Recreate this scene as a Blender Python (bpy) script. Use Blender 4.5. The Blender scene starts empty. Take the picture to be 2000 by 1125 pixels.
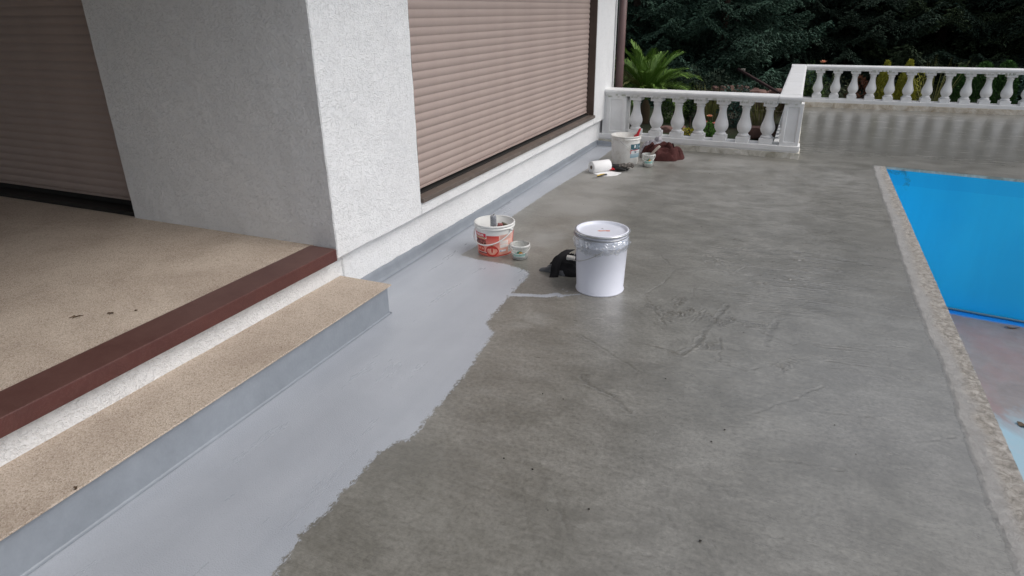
import bpy, bmesh, math, random
import numpy as np
from mathutils import Vector, Matrix, noise as mnoise
PI = math.pi
random.seed(7)
S = bpy.context.scene

# ---------------------------------------------------------------- camera
cam_d = bpy.data.cameras.new('camera')
cam = bpy.data.objects.new('camera', cam_d)
S.collection.objects.link(cam)
cam_d.sensor_width = 36.0
cam_d.lens = 22.756
cam_d.clip_start = 0.05
cam_d.clip_end = 400.0
yaw, pitch, roll = -0.41039959, 0.40402338, 0.01034102
fw = Vector((math.sin(yaw) * math.cos(pitch), math.cos(yaw) * math.cos(pitch), -math.sin(pitch)))
rt = Vector((math.cos(yaw), -math.sin(yaw), 0))
dn = fw.cross(rt)
r2 = math.cos(roll) * rt + math.sin(roll) * dn
d2 = -math.sin(roll) * rt + math.cos(roll) * dn
cam.matrix_world = Matrix(((r2.x, -d2.x, -fw.x, 0), (r2.y, -d2.y, -fw.y, 0), (r2.z, -d2.z, -fw.z, 1.6), (0, 0, 0, 1)))
S.camera = cam

# ---------------------------------------------------------------- sky, sun, exposure
world = bpy.data.worlds.new('World')
S.world = world
world.use_nodes = True
wn = world.node_tree
bg = wn.nodes['Background']
sky = wn.nodes.new('ShaderNodeTexSky')
sky.sky_type = 'NISHITA'
sky.sun_disc = False
SUN_EL, SUN_AZ = math.radians(50), math.radians(85)      # azimuth from +y towards +x
sky.sun_elevation = SUN_EL
sky.sun_rotation = SUN_AZ
sky.air_density = 1.0
sky.dust_density = 4.0
hs = wn.nodes.new('ShaderNodeHueSaturation')
hs.inputs['Saturation'].default_value = 0.42
wn.links.new(sky.outputs[0], hs.inputs['Color'])
wn.links.new(hs.outputs[0], bg.inputs['Color'])
bg.inputs['Strength'].default_value = 0.125
sun_d = bpy.data.lights.new('sun', 'SUN')
sun_d.energy = 0.6
sun_d.angle = math.radians(40)
sun_d.color = (1.0, 1.0, 1.0)
sun = bpy.data.objects.new('sun', sun_d)
S.collection.objects.link(sun)
sd = Vector((math.sin(SUN_AZ) * math.cos(SUN_EL), math.cos(SUN_AZ) * math.cos(SUN_EL), math.sin(SUN_EL)))
sun.rotation_euler = sd.to_track_quat('Z', 'Y').to_euler()
S.view_settings.view_transform = 'Standard'
S.view_settings.look = 'None'
S.view_settings.exposure = 0.33
S.view_settings.gamma = 1.0
S.view_settings.use_curve_mapping = False

# ---------------------------------------------------------------- helpers
C = S.collection

def tag(o, label=None, cat=None, group=None, kind=None):
    if label: o['label'] = label
    if cat: o['category'] = cat
    if group: o['group'] = group
    if kind: o['kind'] = kind
    return o

def empty(name, loc=(0, 0, 0), rz=0.0):
    o = bpy.data.objects.new(name, None)
    o.empty_display_size = 0.05
    o.location = loc
    o.rotation_euler = (0, 0, rz)
    C.objects.link(o)
    return o

def link(name, me, mat=None, parent=None, smooth=False):
    if mat is not None and len(me.materials) == 0:
        me.materials.append(mat)
    if smooth:
        me.polygons.foreach_set('use_smooth', [True] * len(me.polygons))
    o = bpy.data.objects.new(name, me)
    C.objects.link(o)
    if parent is not None: o.parent = parent
    return o

def obj(name, bm, mat=None, parent=None, smooth=False):
    me = bpy.data.meshes.new(name)
    bm.normal_update()
    bm.to_mesh(me)
    bm.free()
    return link(name, me, mat, parent, smooth)

def np_mesh(name, V, F, mat=None, parent=None, smooth=False, attr=None):
    """V (n,3) float array, F (m,k) int array, all faces with k corners"""
    V = np.asarray(V, dtype=np.float32); F = np.asarray(F, dtype=np.int32)
    me = bpy.data.meshes.new(name)
    k = F.shape[1]
    me.vertices.add(len(V)); me.vertices.foreach_set('co', V.ravel())
    me.loops.add(F.size); me.loops.foreach_set('vertex_index', F.ravel())
    me.polygons.add(len(F))
    me.polygons.foreach_set('loop_start', np.arange(0, F.size, k, dtype=np.int32))
    me.update(calc_edges=True)
    if attr:
        for an, vals in attr.items():
            a = me.attributes.new(an, 'FLOAT', 'POINT')
            a.data.foreach_set('value', np.asarray(vals, dtype=np.float32).ravel())
    me.validate()
    if smooth is not None:
        me.polygons.foreach_set('use_smooth', [bool(smooth)] * len(me.polygons))
    if name is None: return me
    return link(name, me, mat, parent)

def box(bm, x0, x1, y0, y1, z0, z1, bev=0.0, seg=1):
    r = bmesh.ops.create_cube(bm, size=1.0)
    for v in r['verts']:
        v.co = Vector((x0 + (v.co.x + .5) * (x1 - x0), y0 + (v.co.y + .5) * (y1 - y0), z0 + (v.co.z + .5) * (z1 - z0)))
    if bev > 0:
        es = list({e for v in r['verts'] for e in v.link_edges})
        bmesh.ops.bevel(bm, geom=es, offset=bev, segments=seg, affect='EDGES', profile=0.5)
    return bm

def boxobj(name, x0, x1, y0, y1, z0, z1, mat, parent=None, bev=0.0, seg=1):
    return obj(name, box(bmesh.new(), x0, x1, y0, y1, z0, z1, bev, seg), mat, parent)

def lathe(prof, n=48, cx=0, cy=0, cap0=False, cap1=False, fn=None):
    """surface of revolution of [(r,z)...]"""
    V, F = [], []
    for (r, z) in prof:
        for i in range(n):
            a = 2 * PI * i / n
            p = (cx + r * math.cos(a), cy + r * math.sin(a), z)
            V.append(fn(a, r, z, p) if fn else p)
    for j in range(len(prof) - 1):
        for i in range(n):
            i2 = (i + 1) % n
            F.append((j * n + i, j * n + i2, (j + 1) * n + i2, (j + 1) * n + i))
    bm = bmesh.new()
    vs = [bm.verts.new(v) for v in V]
    for f in F: bm.faces.new([vs[i] for i in f])
    if cap0: bm.faces.new([vs[i] for i in range(n)][::-1])
    if cap1: bm.faces.new([vs[(len(prof) - 1) * n + i] for i in range(n)])
    return bm

def tube(bm, pts, rad, n=8, cap=True):
    """tube along pts; rad number or list"""
    pts = [Vector(p) for p in pts]
    m = len(pts)
    rs = rad if isinstance(rad, (list, tuple)) else [rad] * m
    rings = []
    ref = None
    for i, p in enumerate(pts):
        t = (pts[min(i + 1, m - 1)] - pts[max(i - 1, 0)]).normalized()
        if ref is None:
            ref = Vector((0, 0, 1)) if abs(t.z) < 0.9 else Vector((1, 0, 0))
        u = (ref - t * ref.dot(t)).normalized()
        ref = u
        w = t.cross(u)
        rings.append([bm.verts.new(p + rs[i] * (math.cos(2 * PI * k / n) * u + math.sin(2 * PI * k / n) * w)) for k in range(n)])
    for i in range(m - 1):
        for k in range(n):
            k2 = (k + 1) % n
            bm.faces.new((rings[i][k], rings[i][k2], rings[i + 1][k2], rings[i + 1][k]))
    if cap:
        bm.faces.new(rings[0][::-1]); bm.faces.new(rings[-1])
    return bm

def vnoise(x, y, seed=0):
    """2-D value noise in -1..1 on numpy arrays"""
    rs = np.random.RandomState(seed)
    T = rs.rand(256, 256) * 2 - 1
    xi = np.floor(x).astype(int); yi = np.floor(y).astype(int)
    fx = x - xi; fy = y - yi
    fx = fx * fx * (3 - 2 * fx); fy = fy * fy * (3 - 2 * fy)
    a = T[xi % 256, yi % 256]; b = T[(xi + 1) % 256, yi % 256]
    c = T[xi % 256, (yi + 1) % 256]; d = T[(xi + 1) % 256, (yi + 1) % 256]
    return (a * (1 - fx) + b * fx) * (1 - fy) + (c * (1 - fx) + d * fx) * fy

# ---------------------------------------------------------------- materials
class M:
    """small node-tree builder"""
    def __init__(s, name):
        s.m = bpy.data.materials.new(name); s.m.use_nodes = True
        s.t = s.m.node_tree; s.b = s.t.nodes['Principled BSDF']
        s.out = s.t.nodes['Material Output']
        s.co = None
    def n(s, typ, **kw):
        x = s.t.nodes.new(typ)
        for k, v in kw.items():
            if k in x.inputs.keys(): s.set(x, k, v)
            else: setattr(x, k, v)
        return x
    def set(s, node, k, v):
        i = node.inputs[k]
        if isinstance(v, bpy.types.NodeSocket): s.t.links.new(v, i)
        else: i.default_value = v
    def pos(s, scale=(1, 1, 1)):
        if s.co is None: s.co = s.t.nodes.new('ShaderNodeTexCoord')
        if scale == (1, 1, 1): return s.co.outputs['Object']
        mp = s.t.nodes.new('ShaderNodeMapping'); mp.inputs['Scale'].default_value = scale
        s.t.links.new(s.co.outputs['Object'], mp.inputs['Vector'])
        return mp.outputs['Vector']
    def noise(s, scale, detail=4, rough=.55, dist=0, vec=None):
        x = s.n('ShaderNodeTexNoise'); x.inputs['Scale'].default_value = scale
        x.inputs['Detail'].default_value = detail; x.inputs['Roughness'].default_value = rough
        x.inputs['Distortion'].default_value = dist
        s.t.links.new(vec if vec is not None else s.pos(), x.inputs['Vector'])
        return x.outputs[0]
    def vor(s, scale, vec=None, out='Distance', feature='F1'):
        x = s.n('ShaderNodeTexVoronoi'); x.feature = feature; x.inputs['Scale'].default_value = scale
        s.t.links.new(vec if vec is not None else s.pos(), x.inputs['Vector'])
        return x.outputs[out]
    def ramp(s, fac, stops, interp='LINEAR'):
        x = s.n('ShaderNodeValToRGB'); cr = x.color_ramp; cr.interpolation = interp
        while len(cr.elements) < len(stops): cr.elements.new(.5)
        for e, (p, c) in zip(cr.elements, stops):
            e.position = p
            if isinstance(c, (int, float)): c = (c, c, c)
            e.color = (c[0], c[1], c[2], 1)
        s.t.links.new(fac, x.inputs[0])
        return x.outputs[0]
    def mix(s, fac, a, b, mode='MIX'):
        x = s.n('ShaderNodeMix'); x.data_type = 'RGBA'; x.blend_type = mode
        for i, v in ((0, fac), (6, a), (7, b)):
            if isinstance(v, bpy.types.NodeSocket): s.t.links.new(v, x.inputs[i])
            elif i == 0: x.inputs[i].default_value = v
            else: x.inputs[i].default_value = (v[0], v[1], v[2], 1)
        return x.outputs[2]
    def math(s, op, a, b=0.0, c=None, clamp=False):
        x = s.n('ShaderNodeMath'); x.operation = op; x.use_clamp = clamp
        for i, v in enumerate((a, b) if c is None else (a, b, c)):
            if isinstance(v, bpy.types.NodeSocket): s.t.links.new(v, x.inputs[i])
            else: x.inputs[i].default_value = v
        return x.outputs[0]
    def attr(s, name, color=False):
        x = s.n('ShaderNodeAttribute'); x.attribute_name = name
        return x.outputs['Color'] if color else x.outputs['Fac']
    def col(s, v):
        if isinstance(v, bpy.types.NodeSocket): s.t.links.new(v, s.b.inputs['Base Color'])
        else: s.b.inputs['Base Color'].default_value = (v[0], v[1], v[2], 1)
    def p(s, **kw):
        for k, v in kw.items(): s.set(s.b, k.replace('_', ' '), v)
    def bump(s, h, strength=.5, dist=.01, chain=None):
        x = s.n('ShaderNodeBump'); x.inputs['Strength'].default_value = strength
        x.inputs['Distance'].default_value = dist
        s.t.links.new(h, x.inputs['Height'])
        if chain is not None: s.t.links.new(chain, x.inputs['Normal'])
        s.t.links.new(x.outputs[0], s.b.inputs['Normal'])
        return x.outputs[0]

def simple(name, col, rough=.5, metallic=0, var=.12, vs=6, bump=0, bs=80, spec=.5):
    m = M(name)
    n1 = m.noise(vs, 5, .6)
    lo = tuple(c * (1 - var) for c in col); hi = tuple(min(1, c * (1 + var)) for c in col)
    m.col(m.ramp(n1, [(.3, lo), (.7, hi)]))
    m.p(Roughness=rough, Metallic=metallic)
    m.b.inputs['Specular IOR Level'].default_value = spec
    if bump: m.bump(m.noise(bs, 3, .6), .6, bump)
    return m.m

def stucco():
    m = M('white_scratch_render')
    v = m.pos()
    wob = m.noise(22, 3, .6, .6)
    grains = m.ramp(m.vor(95), [(.0, 1), (.55, 0)])
    worm = m.ramp(m.noise(40, 2, .5, 1.6), [(.38, 0), (.47, 1), (.62, .55)])
    h = m.mix(.45, worm, grains)
    h = m.mix(.35, h, wob)
    dirt = m.noise(3.0, 6, .65)
    pore = m.ramp(h, [(.05, .80), (.35, 1.0)])
    c = m.ramp(dirt, [(.3, (.74, .745, .75)), (.7, (.80, .805, .81))])
    m.col(m.mix(.55, c, pore, 'MULTIPLY'))
    m.p(Roughness=.92)
    m.b.inputs['Specular IOR Level'].default_value = .25
    m.bump(h, .95, .0068)
    return m.m

def concrete_deck():
    m = M('wet_terrace_concrete')
    paint = m.attr('paint'); cop = m.attr('coping'); dry = m.attr('dry'); gr = m.attr('groove')
    sx = m.pos((1.0, 4.2, 1.0))                      # trowel strokes run along x
    sx2 = m.pos((1.3, 9.0, 1.0))
    big = m.noise(.9, 4, .6, .4)
    mid = m.noise(3.2, 6, .65, .5)
    strk = m.noise(3.6, 9, .74, .5, sx)
    strk2 = m.noise(13.0, 6, .7, .3, sx2)
    grit = m.noise(48, 6, .78, .2)
    damp = m.ramp(m.noise(2.4, 8, .72, .9, m.pos((1.0, 1.5, 1.0))), [(.50, 0), (.57, 1)])
    fine = m.noise(90, 4, .7)
    base = m.ramp(mid, [(.30, (.150, .144, .126)), (.55, (.210, .203, .184)), (.78, (.272, .265, .245))])
    base = m.mix(.36, base, m.ramp(strk, [(.32, (.66, .65, .60)), (.68, (1.15, 1.15, 1.14))]), 'MULTIPLY')
    base = m.mix(.5, base, m.ramp(big, [(.35, (.78, .77, .73)), (.65, (1.1, 1.1, 1.1))]), 'MULTIPLY')
    base = m.mix(.75, base, m.ramp(grit, [(.34, (.60, .585, .55)), (.5, (1.03, 1.03, 1.02)), (.66, (1.38, 1.37, 1.35))]), 'MULTIPLY')
    base = m.mix(.28, base, m.ramp(strk2, [(.36, (.72, .71, .69)), (.62, (1.15, 1.15, 1.15))]), 'MULTIPLY')
    base = m.mix(m.math('MULTIPLY', damp, .30), base, (.105, .099, .083))
    hair = m.ramp(m.noise(3.1, 3, .5, 2.2), [(.496, 0), (.5, 1), (.504, 0)])
    hair = m.math('MULTIPLY', hair, m.ramp(big, [(.45, 0), (.6, 1)]))
    base = m.mix(m.math('MULTIPLY', hair, .35), base, (.34, .33, .31))
    dn_ = m.math('ADD', dry, m.math('MULTIPLY', m.math('SUBTRACT', m.noise(4.0, 9, .78, .15, m.pos((1, 1.8, 1))), .5), 1.3))
    dfac = m.ramp(dn_, [(.30, 0), (.75, 1)])
    base = m.mix(m.math('MULTIPLY', dfac, .75), base, (.30, .295, .280))
    spk = m.ramp(m.vor(28, out='Distance'), [(.012, 1), (.03, 0)])
    base = m.mix(m.math('MULTIPLY', spk, .35), base, (.42, .40, .36))
    base = m.mix(m.math('MULTIPLY', m.ramp(gr, [(.15, 0), (.8, 1)]), .45), base, (.06, .056, .046))
    # coping band along the pool: lighter, rough, weathered
    cn = m.math('ADD', cop, m.math('MULTIPLY', m.math('SUBTRACT', m.noise(14, 5, .7), .5), .03))
    cfac = m.ramp(cn, [(.492, 0), (.512, 1)])
    rough_n = m.noise(26, 8, .78, .6)
    copc = m.ramp(rough_n, [(.34, (.13, .115, .09)), (.5, (.29, .265, .23)), (.66, (.47, .44, .40))])
    lightc = m.ramp(m.noise(14, 5, .7), [(.35, (.26, .25, .235)), (.65, (.34, .33, .315))])
    edge = m.ramp(m.math('ADD', cop, m.math('MULTIPLY', m.math('SUBTRACT', mid, .5), .12)), [(.545, 0), (.585, 1)])
    copmix = m.mix(edge, lightc, copc)
    base = m.mix(cfac, base, copmix)
    # grey coating
    pn1 = m.noise(85, 6, .8, .2, m.pos((1.0, .45, 1.0))); pn2 = m.noise(11, 4, .6)
    pd = m.math('ADD', paint, m.math('MULTIPLY', m.math('SUBTRACT', pn1, .5), .13))
    pd = m.math('ADD', pd, m.math('MULTIPLY', m.math('SUBTRACT', pn2, .5), .05))
    pfac = m.ramp(pd, [(.499, 0), (.503, 1)])
    pc = m.ramp(m.noise(1.6, 5, .6, .5), [(.32, (.365, .388, .430)), (.68, (.425, .448, .490))])
    lane = m.ramp(m.noise(1.0, 4, .6, .15, m.pos((7.0, .55, 1))), [(.35, (.90, .905, .91)), (.65, (1.07, 1.07, 1.065))])
    pc = m.mix(.35, pc, lane, 'MULTIPLY')
    pc = m.mix(.2, pc, m.ramp(m.noise(150, 3, .6), [(.35, (.8, .8, .8)), (.65, (1.12, 1.12, 1.12))]), 'MULTIPLY')
    m.col(m.mix(pfac, base, pc))
    # roughness: film of water, dry patches
    wet = m.ramp(strk, [(.30, .12), (.50, .20), (.72, .40)])
    wet = m.mix(.35, wet, m.ramp(m.noise(1.7, 5, .6, .8), [(.35, .10), (.7, .42)]))
    wet = m.mix(m.math('SUBTRACT', 1.0, m.attr('film')), wet, m.ramp(strk, [(.3, .34), (.7, .55)]))
    wet = m.mix(dfac, wet, (.72, .72, .72))
    wet = m.mix(cfac, wet, (.62, .62, .62))
    wet = m.mix(pfac, wet, m.ramp(m.noise(1.6, 5, .65, .2, m.pos((4.0, .7, 1))), [(.32, .24), (.68, .44)]))
    m.set(m.b, 'Roughness', wet)
    m.b.inputs['IOR'].default_value = 1.5
    m.b.inputs['Specular IOR Level'].default_value = 1.0
    m.set(m.b, 'Coat Weight', m.math('MULTIPLY', m.attr('film'), m.math('SUBTRACT', 1.0, m.math('MAXIMUM', m.math('MAXIMUM', dfac, cfac), m.math('MULTIPLY', pfac, .7)))))
    m.b.inputs['Coat Roughness'].default_value = .30; m.b.inputs['Coat IOR'].default_value = 1.65
    inv = m.math('SUBTRACT', 1.0, pfac)
    h = m.mix(.6, strk, strk2)
    h = m.mix(.38, h, grit)
    h1 = m.mix(pfac, h, m.mix(.75, m.noise(4, 4, .5, .3), m.noise(220, 2, .5)))
    b1 = m.bump(h1, .5, .0046)
    b2 = m.bump(m.math('MULTIPLY', rough_n, cfac), .9, .010, b1)
    m.bump(pfac, .6, .0012, b2)
    return m.m

def sand_carpet(name, mul=1.0):
    m = M(name)
    v = m.vor(210, out='Color')
    sep = m.n('ShaderNodeSeparateColor'); m.t.links.new(v, sep.inputs[0])
    c = m.ramp(sep.outputs[0], [(.0, (.32 * mul, .255 * mul, .20 * mul)), (.12, (.42 * mul, .35 * mul, .285 * mul)), (.6, (.50 * mul, .42 * mul, .35 * mul)), (1, (.56 * mul, .485 * mul, .42 * mul))])
    st = m.noise(2.6, 6, .65, .4)
    c = m.mix(.8, c, m.ramp(st, [(.3, (.74, .70, .66)), (.62, (1.04, 1.03, 1.0))]), 'MULTIPLY')
    c = m.mix(m.math('MULTIPLY', m.ramp(m.noise(38, 3, .6), [(.28, 1), (.36, 0)]), .28), c, (.12, .085, .06))
    m.col(c)
    m.p(Roughness=.85)
    m.bump(m.vor(210), .7, .002)
    return m.m

def balustrade_white():
    m = M('white_cast_stone_paint')
    n1 = m.noise(5, 6, .65, .3)
    c = m.ramp(n1, [(.3, (.70, .70, .69)), (.65, (.80, .80, .80))])
    # algae streaks running down, on under-mouldings (object z in metres)
    sp = m.pos((34, 34, 2.0))
    st = m.noise(1.0, 4, .6, 0, sp)
    sep = m.n('ShaderNodeSeparateXYZ'); m.t.links.new(m.pos(), sep.inputs[0])
    band = m.ramp(sep.outputs[2], [(.585, 0), (.60, 1), (.625, .8), (.64, 0)])
    low = m.ramp(m.noise(3.5, 5, .7), [(.5, 0), (.66, 1)])
    f = m.math('MULTIPLY', m.ramp(st, [(.46, 0), (.56, 1)]), band)
    f = m.math('MULTIPLY', f, m.math('ADD', .35, low))
    c = m.mix(m.math('MULTIPLY', f, 1.0, clamp=True), c, (.25, .27, .17))
    g = m.ramp(m.noise(22, 6, .8), [(.60, 0), (.74, 1)])
    c = m.mix(m.math('MULTIPLY', g, .18), c, (.42, .40, .33))
    m.col(c)
    m.p(Roughness=.48)
    m.bump(m.noise(60, 4, .6), .25, .002)
    return m.m

def kerb_mat(name, a, b, cc):
    m = M(name)
    n1 = m.noise(7, 8, .72, .8)
    m.col(m.ramp(n1, [(.32, a), (.5, b), (.66, cc)]))
    m.p(Roughness=.8)
    m.bump(m.noise(30, 7, .75), .8, .006)
    return m.m

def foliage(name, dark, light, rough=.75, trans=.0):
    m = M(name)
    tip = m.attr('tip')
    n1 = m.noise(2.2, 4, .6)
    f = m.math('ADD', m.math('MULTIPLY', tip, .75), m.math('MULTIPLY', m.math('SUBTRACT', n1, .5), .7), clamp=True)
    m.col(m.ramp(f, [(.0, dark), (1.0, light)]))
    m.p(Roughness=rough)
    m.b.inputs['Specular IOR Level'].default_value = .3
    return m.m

def clear_plastic(name, tint=(.85, .87, .86), opacity=.5, rough=.25):
    m = M(name)
    tr = m.n('ShaderNodeBsdfTransparent'); tr.inputs[0].default_value = (.93, .94, .93, 1)
    m.col(tint); m.p(Roughness=rough)
    mx = m.n('ShaderNodeMixShader')
    f = m.ramp(m.noise(16, 5, .6, .8), [(.3, opacity * .6), (.7, min(1, opacity * 1.5))])
    m.t.links.new(f, mx.inputs[0])
    m.t.links.new(tr.outputs[0], mx.inputs[1]); m.t.links.new(m.b.outputs[0], mx.inputs[2])
    m.t.links.new(mx.outputs[0], m.out.inputs[0])
    m.bump(m.noise(40, 3, .6, 1.0), .4, .003)
    return m.m

def printed(name, rough=.35):
    m = M(name)
    m.col(m.attr('Col', True)); m.p(Roughness=rough)
    return m.m

MAT = {}
MAT['stucco'] = stucco()
MAT['deck'] = concrete_deck()
MAT['sand'] = sand_carpet('quartz_sand_tread')
MAT['sand2'] = sand_carpet('quartz_sand_porch_floor', 1.05)
MAT['white'] = balustrade_white()
MAT['kerb'] = kerb_mat('weathered_plinth', (.30, .28, .22), (.55, .53, .46), (.72, .70, .65))
MAT['kerb2'] = kerb_mat('weathered_marble_plinth', (.30, .24, .16), (.56, .50, .41), (.70, .67, .60))
MAT['pipe'] = simple('brown_painted_downpipe', (.16, .10, .095), .4, vs=3)
MAT['metal'] = simple('galvanised_wire', (.42, .42, .43), .35, .9)
MAT['soffit'] = simple('dark_stained_soffit_boards', (.06, .04, .03), .6)
MAT['roof'] = simple('dark_roof_tiles', (.07, .05, .045), .7)
MAT['interior'] = simple('unlit_room_surface', (.25, .24, .23), .9)

def beam_mat():
    m = M('red_brown_lacquered_edge')
    n1 = m.noise(4, 6, .7, .4); n2 = m.noise(60, 5, .7)
    c = m.ramp(n1, [(.3, (.070, .021, .018)), (.7, (.098, .030, .024))])
    sep = m.n('ShaderNodeNewGeometry'); sx = m.n('ShaderNodeSeparateXYZ')
    m.t.links.new(sep.outputs['Normal'], sx.inputs[0])
    dust = m.ramp(sx.outputs[2], [(.6, 0), (.95, 1)])
    c = m.mix(m.math('MULTIPLY', dust, m.math('MULTIPLY', n1, .42)), c, (.20, .15, .13))   # dust settled on the top
    sc = m.ramp(m.noise(5, 8, .85, 2.5), [(.495, 0), (.5, 1), (.505, 0)])
    c = m.mix(m.math('MULTIPLY', sc, .35), c, (.35, .22, .18))
    m.col(c); m.p(Roughness=.42)
    m.bump(n2, .2, .001)
    return m.m
MAT['beam'] = beam_mat()

def slat_mat():
    m = M('beige_roller_shutter_slats')
    n1 = m.noise(260, 2, .6); n2 = m.noise(2.5, 5, .6)
    c = m.ramp(n2, [(.3, (.365, .288, .258)), (.7, (.415, .330, .297))])
    c = m.mix(.22, c, m.ramp(n1, [(.3, (.7, .7, .7)), (.7, (1.2, 1.2, 1.2))]), 'MULTIPLY')
    m.col(c); m.p(Roughness=.55)
    m.bump(n1, .2, .0006)
    return m.m
MAT['slat'] = slat_mat()
MAT['brownmetal'] = simple('dark_brown_anodised_metal', (.075, .055, .045), .38, .1, var=.2)
MAT['brownsill'] = simple('dusty_brown_sill_metal', (.125, .10, .085), .45, .1, var=.22, vs=14)
MAT['blackish'] = simple('black_sill_and_gap_shade', (.012, .011, .010), .7)  # dark sill colour, also used to paint the shade in the shutter gap

def skirt_mat():
    m = M('grey_coated_upstand')
    n1 = m.noise(2.2, 6, .65, .5); n2 = m.noise(16, 5, .7)
    c = m.ramp(n1, [(.3, (.20, .222, .25)), (.7, (.265, .29, .325))])
    c = m.mix(.4, c, m.ramp(n2, [(.3, (.82, .82, .82)), (.7, (1.1, 1.1, 1.1))]), 'MULTIPLY')
    m.col(c); m.p(Roughness=.42)
    m.bump(m.noise(70, 4, .6), .35, .0025)
    return m.m
MAT['skirt'] = skirt_mat()

# ================================================================ TERRACE FLOOR
PAINT = [(-1.20, .6), (-1.28, 1.073), (-1.314, 1.243), (-1.311, 1.403), (-1.318, 1.564), (-1.325, 1.71), (-1.291, 1.807), (-1.257, 1.829), (-1.27, 2.062), (-1.285, 2.36), (-1.316, 2.591), (-1.334, 2.83), (-1.391, 2.874), (-1.432, 2.926), (-1.449, 3.139), (-1.463, 3.361), (-1.474, 3.695), (-1.513, 3.739), (-1.69, 3.801), (-1.889, 3.807), (-1.979, 3.827), (-2.07, 3.846), (-2.053, 4.042), (-2.071, 4.426), (-2.103, 4.894), (-2.095, 5.617), (-2.083, 6.112), (-2.044, 6.767), (-2.076, 7.942), (-2.02, 8.4), (-2.9, 8.4), (-2.9, .6)]
SPILL = [((-1.468, 3.334), .022), ((-1.331, 3.372), .020), ((-1.247, 3.398), .024), ((-1.20, 3.445), .021), ((-1.169, 3.43), .022), ((-1.133, 3.455), .008), ((-1.068, 3.50), .004)]
DROPS = [((-1.189, 3.535), .008), ((-1.158, 3.51), .006)]
COP = [(.84, 13.5), (.84, 8.2), (.829, 7.659), (.812, 5.422), (.801, 4.62), (.803, 3.736), (.819, 3.421), (.814, 2.778), (.81, 2.32), (.822, 2.123), (.83, 1.9), (.82, -4)]
G = [[(-0.739, 4.356), (-0.605, 4.132), (-0.634, 3.868), (-0.697, 3.636), (-0.605, 3.463), (-0.498, 3.255)], [(-0.775, 3.472), (-0.437, 3.149)], [(-0.471, 4.003), (-0.45, 3.92), (-0.425, 3.735), (-0.338, 3.6)], [(-0.337, 3.591), (-0.374, 3.34)], [(-0.319, 3.57), (-0.357, 3.321)], [(-0.221, 3.677), (-0.242, 3.554), (-0.272, 3.399), (-0.291, 3.24), (-0.311, 3.107), (-0.364, 2.96), (-0.447, 2.991), (-0.562, 3.004)], [(0.072, 3.591), (0.04, 3.425), (0.02, 3.227)], [(0.238, 3.339), (0.286, 3.321), (0.506, 3.36)], [(-0.204, 3.228), (-0.184, 3.114), (-0.181, 2.959)], [(0.2, 3.409), (0.153, 3.282)], [(-0.059, 3.61), (0.074, 3.701)], [(0.306, 4.073), (0.509, 4.208)], [(-0.161, 4.426), (-0.206, 4.292), (-0.235, 4.17)], [(-0.165, 2.952), (-0.049, 2.932), (0.056, 3.022)], [(0.302, 3.171), (0.495, 3.196)], [(-0.188, 3.504), (0.184, 3.265)], [(-0.309, 3.093), (-0.165, 2.952)], [(0.011, 2.557), (0.131, 2.706), (0.292, 2.913)], [(0.234, 3.344), (0.575, 3.393)], [(0.227, 2.679), (0.493, 2.725)], [(0.623, 2.593), (0.702, 2.644), (0.782, 2.696)], [(0.007, 2.238), (0.249, 2.288), (0.357, 2.291)], [(-0.098, 1.802), (0.155, 1.844)], [(-0.334, 1.602), (-0.181, 1.596)], [(-0.753, 2.588), (-0.726, 2.518), (-0.663, 2.499), (-0.586, 2.466), (-0.484, 2.364)], [(-0.898, 2.985), (-0.685, 2.831), (-0.525, 2.718)]]
GW = [1.2, .6, 1.0, .9, .9, 2.6, 1.5, 1.3, 1.2, .7, .9, .8, 1.0, 1.1, 1.2, .6, .7, 1.0, 1.0, 1.0, .9, .8, .8, .6, 1.6, 1.0]
SCR = [[(-0.783, 1.92), (-0.732, 1.76), (-0.647, 1.586), (-0.505, 1.403)], [(-0.662, 1.848), (-0.581, 1.715), (-0.467, 1.557)], [(-1.022, 1.442), (-0.897, 1.239)], [(0.268, 2.512), (0.268, 2.364)], [(0.542, 3.424), (0.597, 3.245)], [(0.415, 3.15), (0.429, 3.077)], [(0.353, 4.289), (0.395, 4.195)]]
FEET = [(-0.428, 3.479), (-0.52, 3.404), (-0.491, 3.607), (-0.422, 4.414), (-0.349, 4.376), (-0.234, 3.108), (-0.04, 3.45), (-0.301, 3.458), (-0.202, 3.445), (0.142, 3.064), (-0.616, 3.478)]
DRY = [((-.3, 6.1), 1.2, .46), ((.45, 7.2), .9, .44), ((-.2, 5.0), .9, .36), ((-.6, 7.6), .7, .55), ((-.9, 6.3), .6, .45), ((-1.2, 7.7), .5, .6), ((-1.193, 3.023), .17, .42), ((-1.659, 4.413), .28, .7), ((-1.947, 5.576), .3, .6), ((-1.689, 5.397), .45, .8), ((-1.802, 6.627), .5, .9), ((-1.75, 5.95), .4, .7), ((-1.5, 4.9), .35, .5), ((-1.5, 7.3), .5, .5)]

def seg_dist(X, Y, a, b):
    ax, ay = a; bx, by = b
    dx, dy = bx - ax, by - ay
    L = dx * dx + dy * dy + 1e-12
    t = np.clip(((X - ax) * dx + (Y - ay) * dy) / L, 0, 1)
    return np.hypot(X - ax - t * dx, Y - ay - t * dy), t

def terrace_mesh():
    xs = np.concatenate([np.arange(-2.345, -1.3, .018), np.arange(-1.3, .93, .0075), np.linspace(.93, .955, 4)])
    ys = np.concatenate([np.arange(-4, .4, .25), np.arange(.4, 1.4, .02), np.arange(1.4, 4.7, .0075), np.arange(4.7, 8.07, .025)])
    ys = np.append(ys, 8.07)
    X, Y = np.meshgrid(xs, ys)
    ys2 = np.linspace(8.07, 13.0, 130)
    return X, Y, xs, ys

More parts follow.
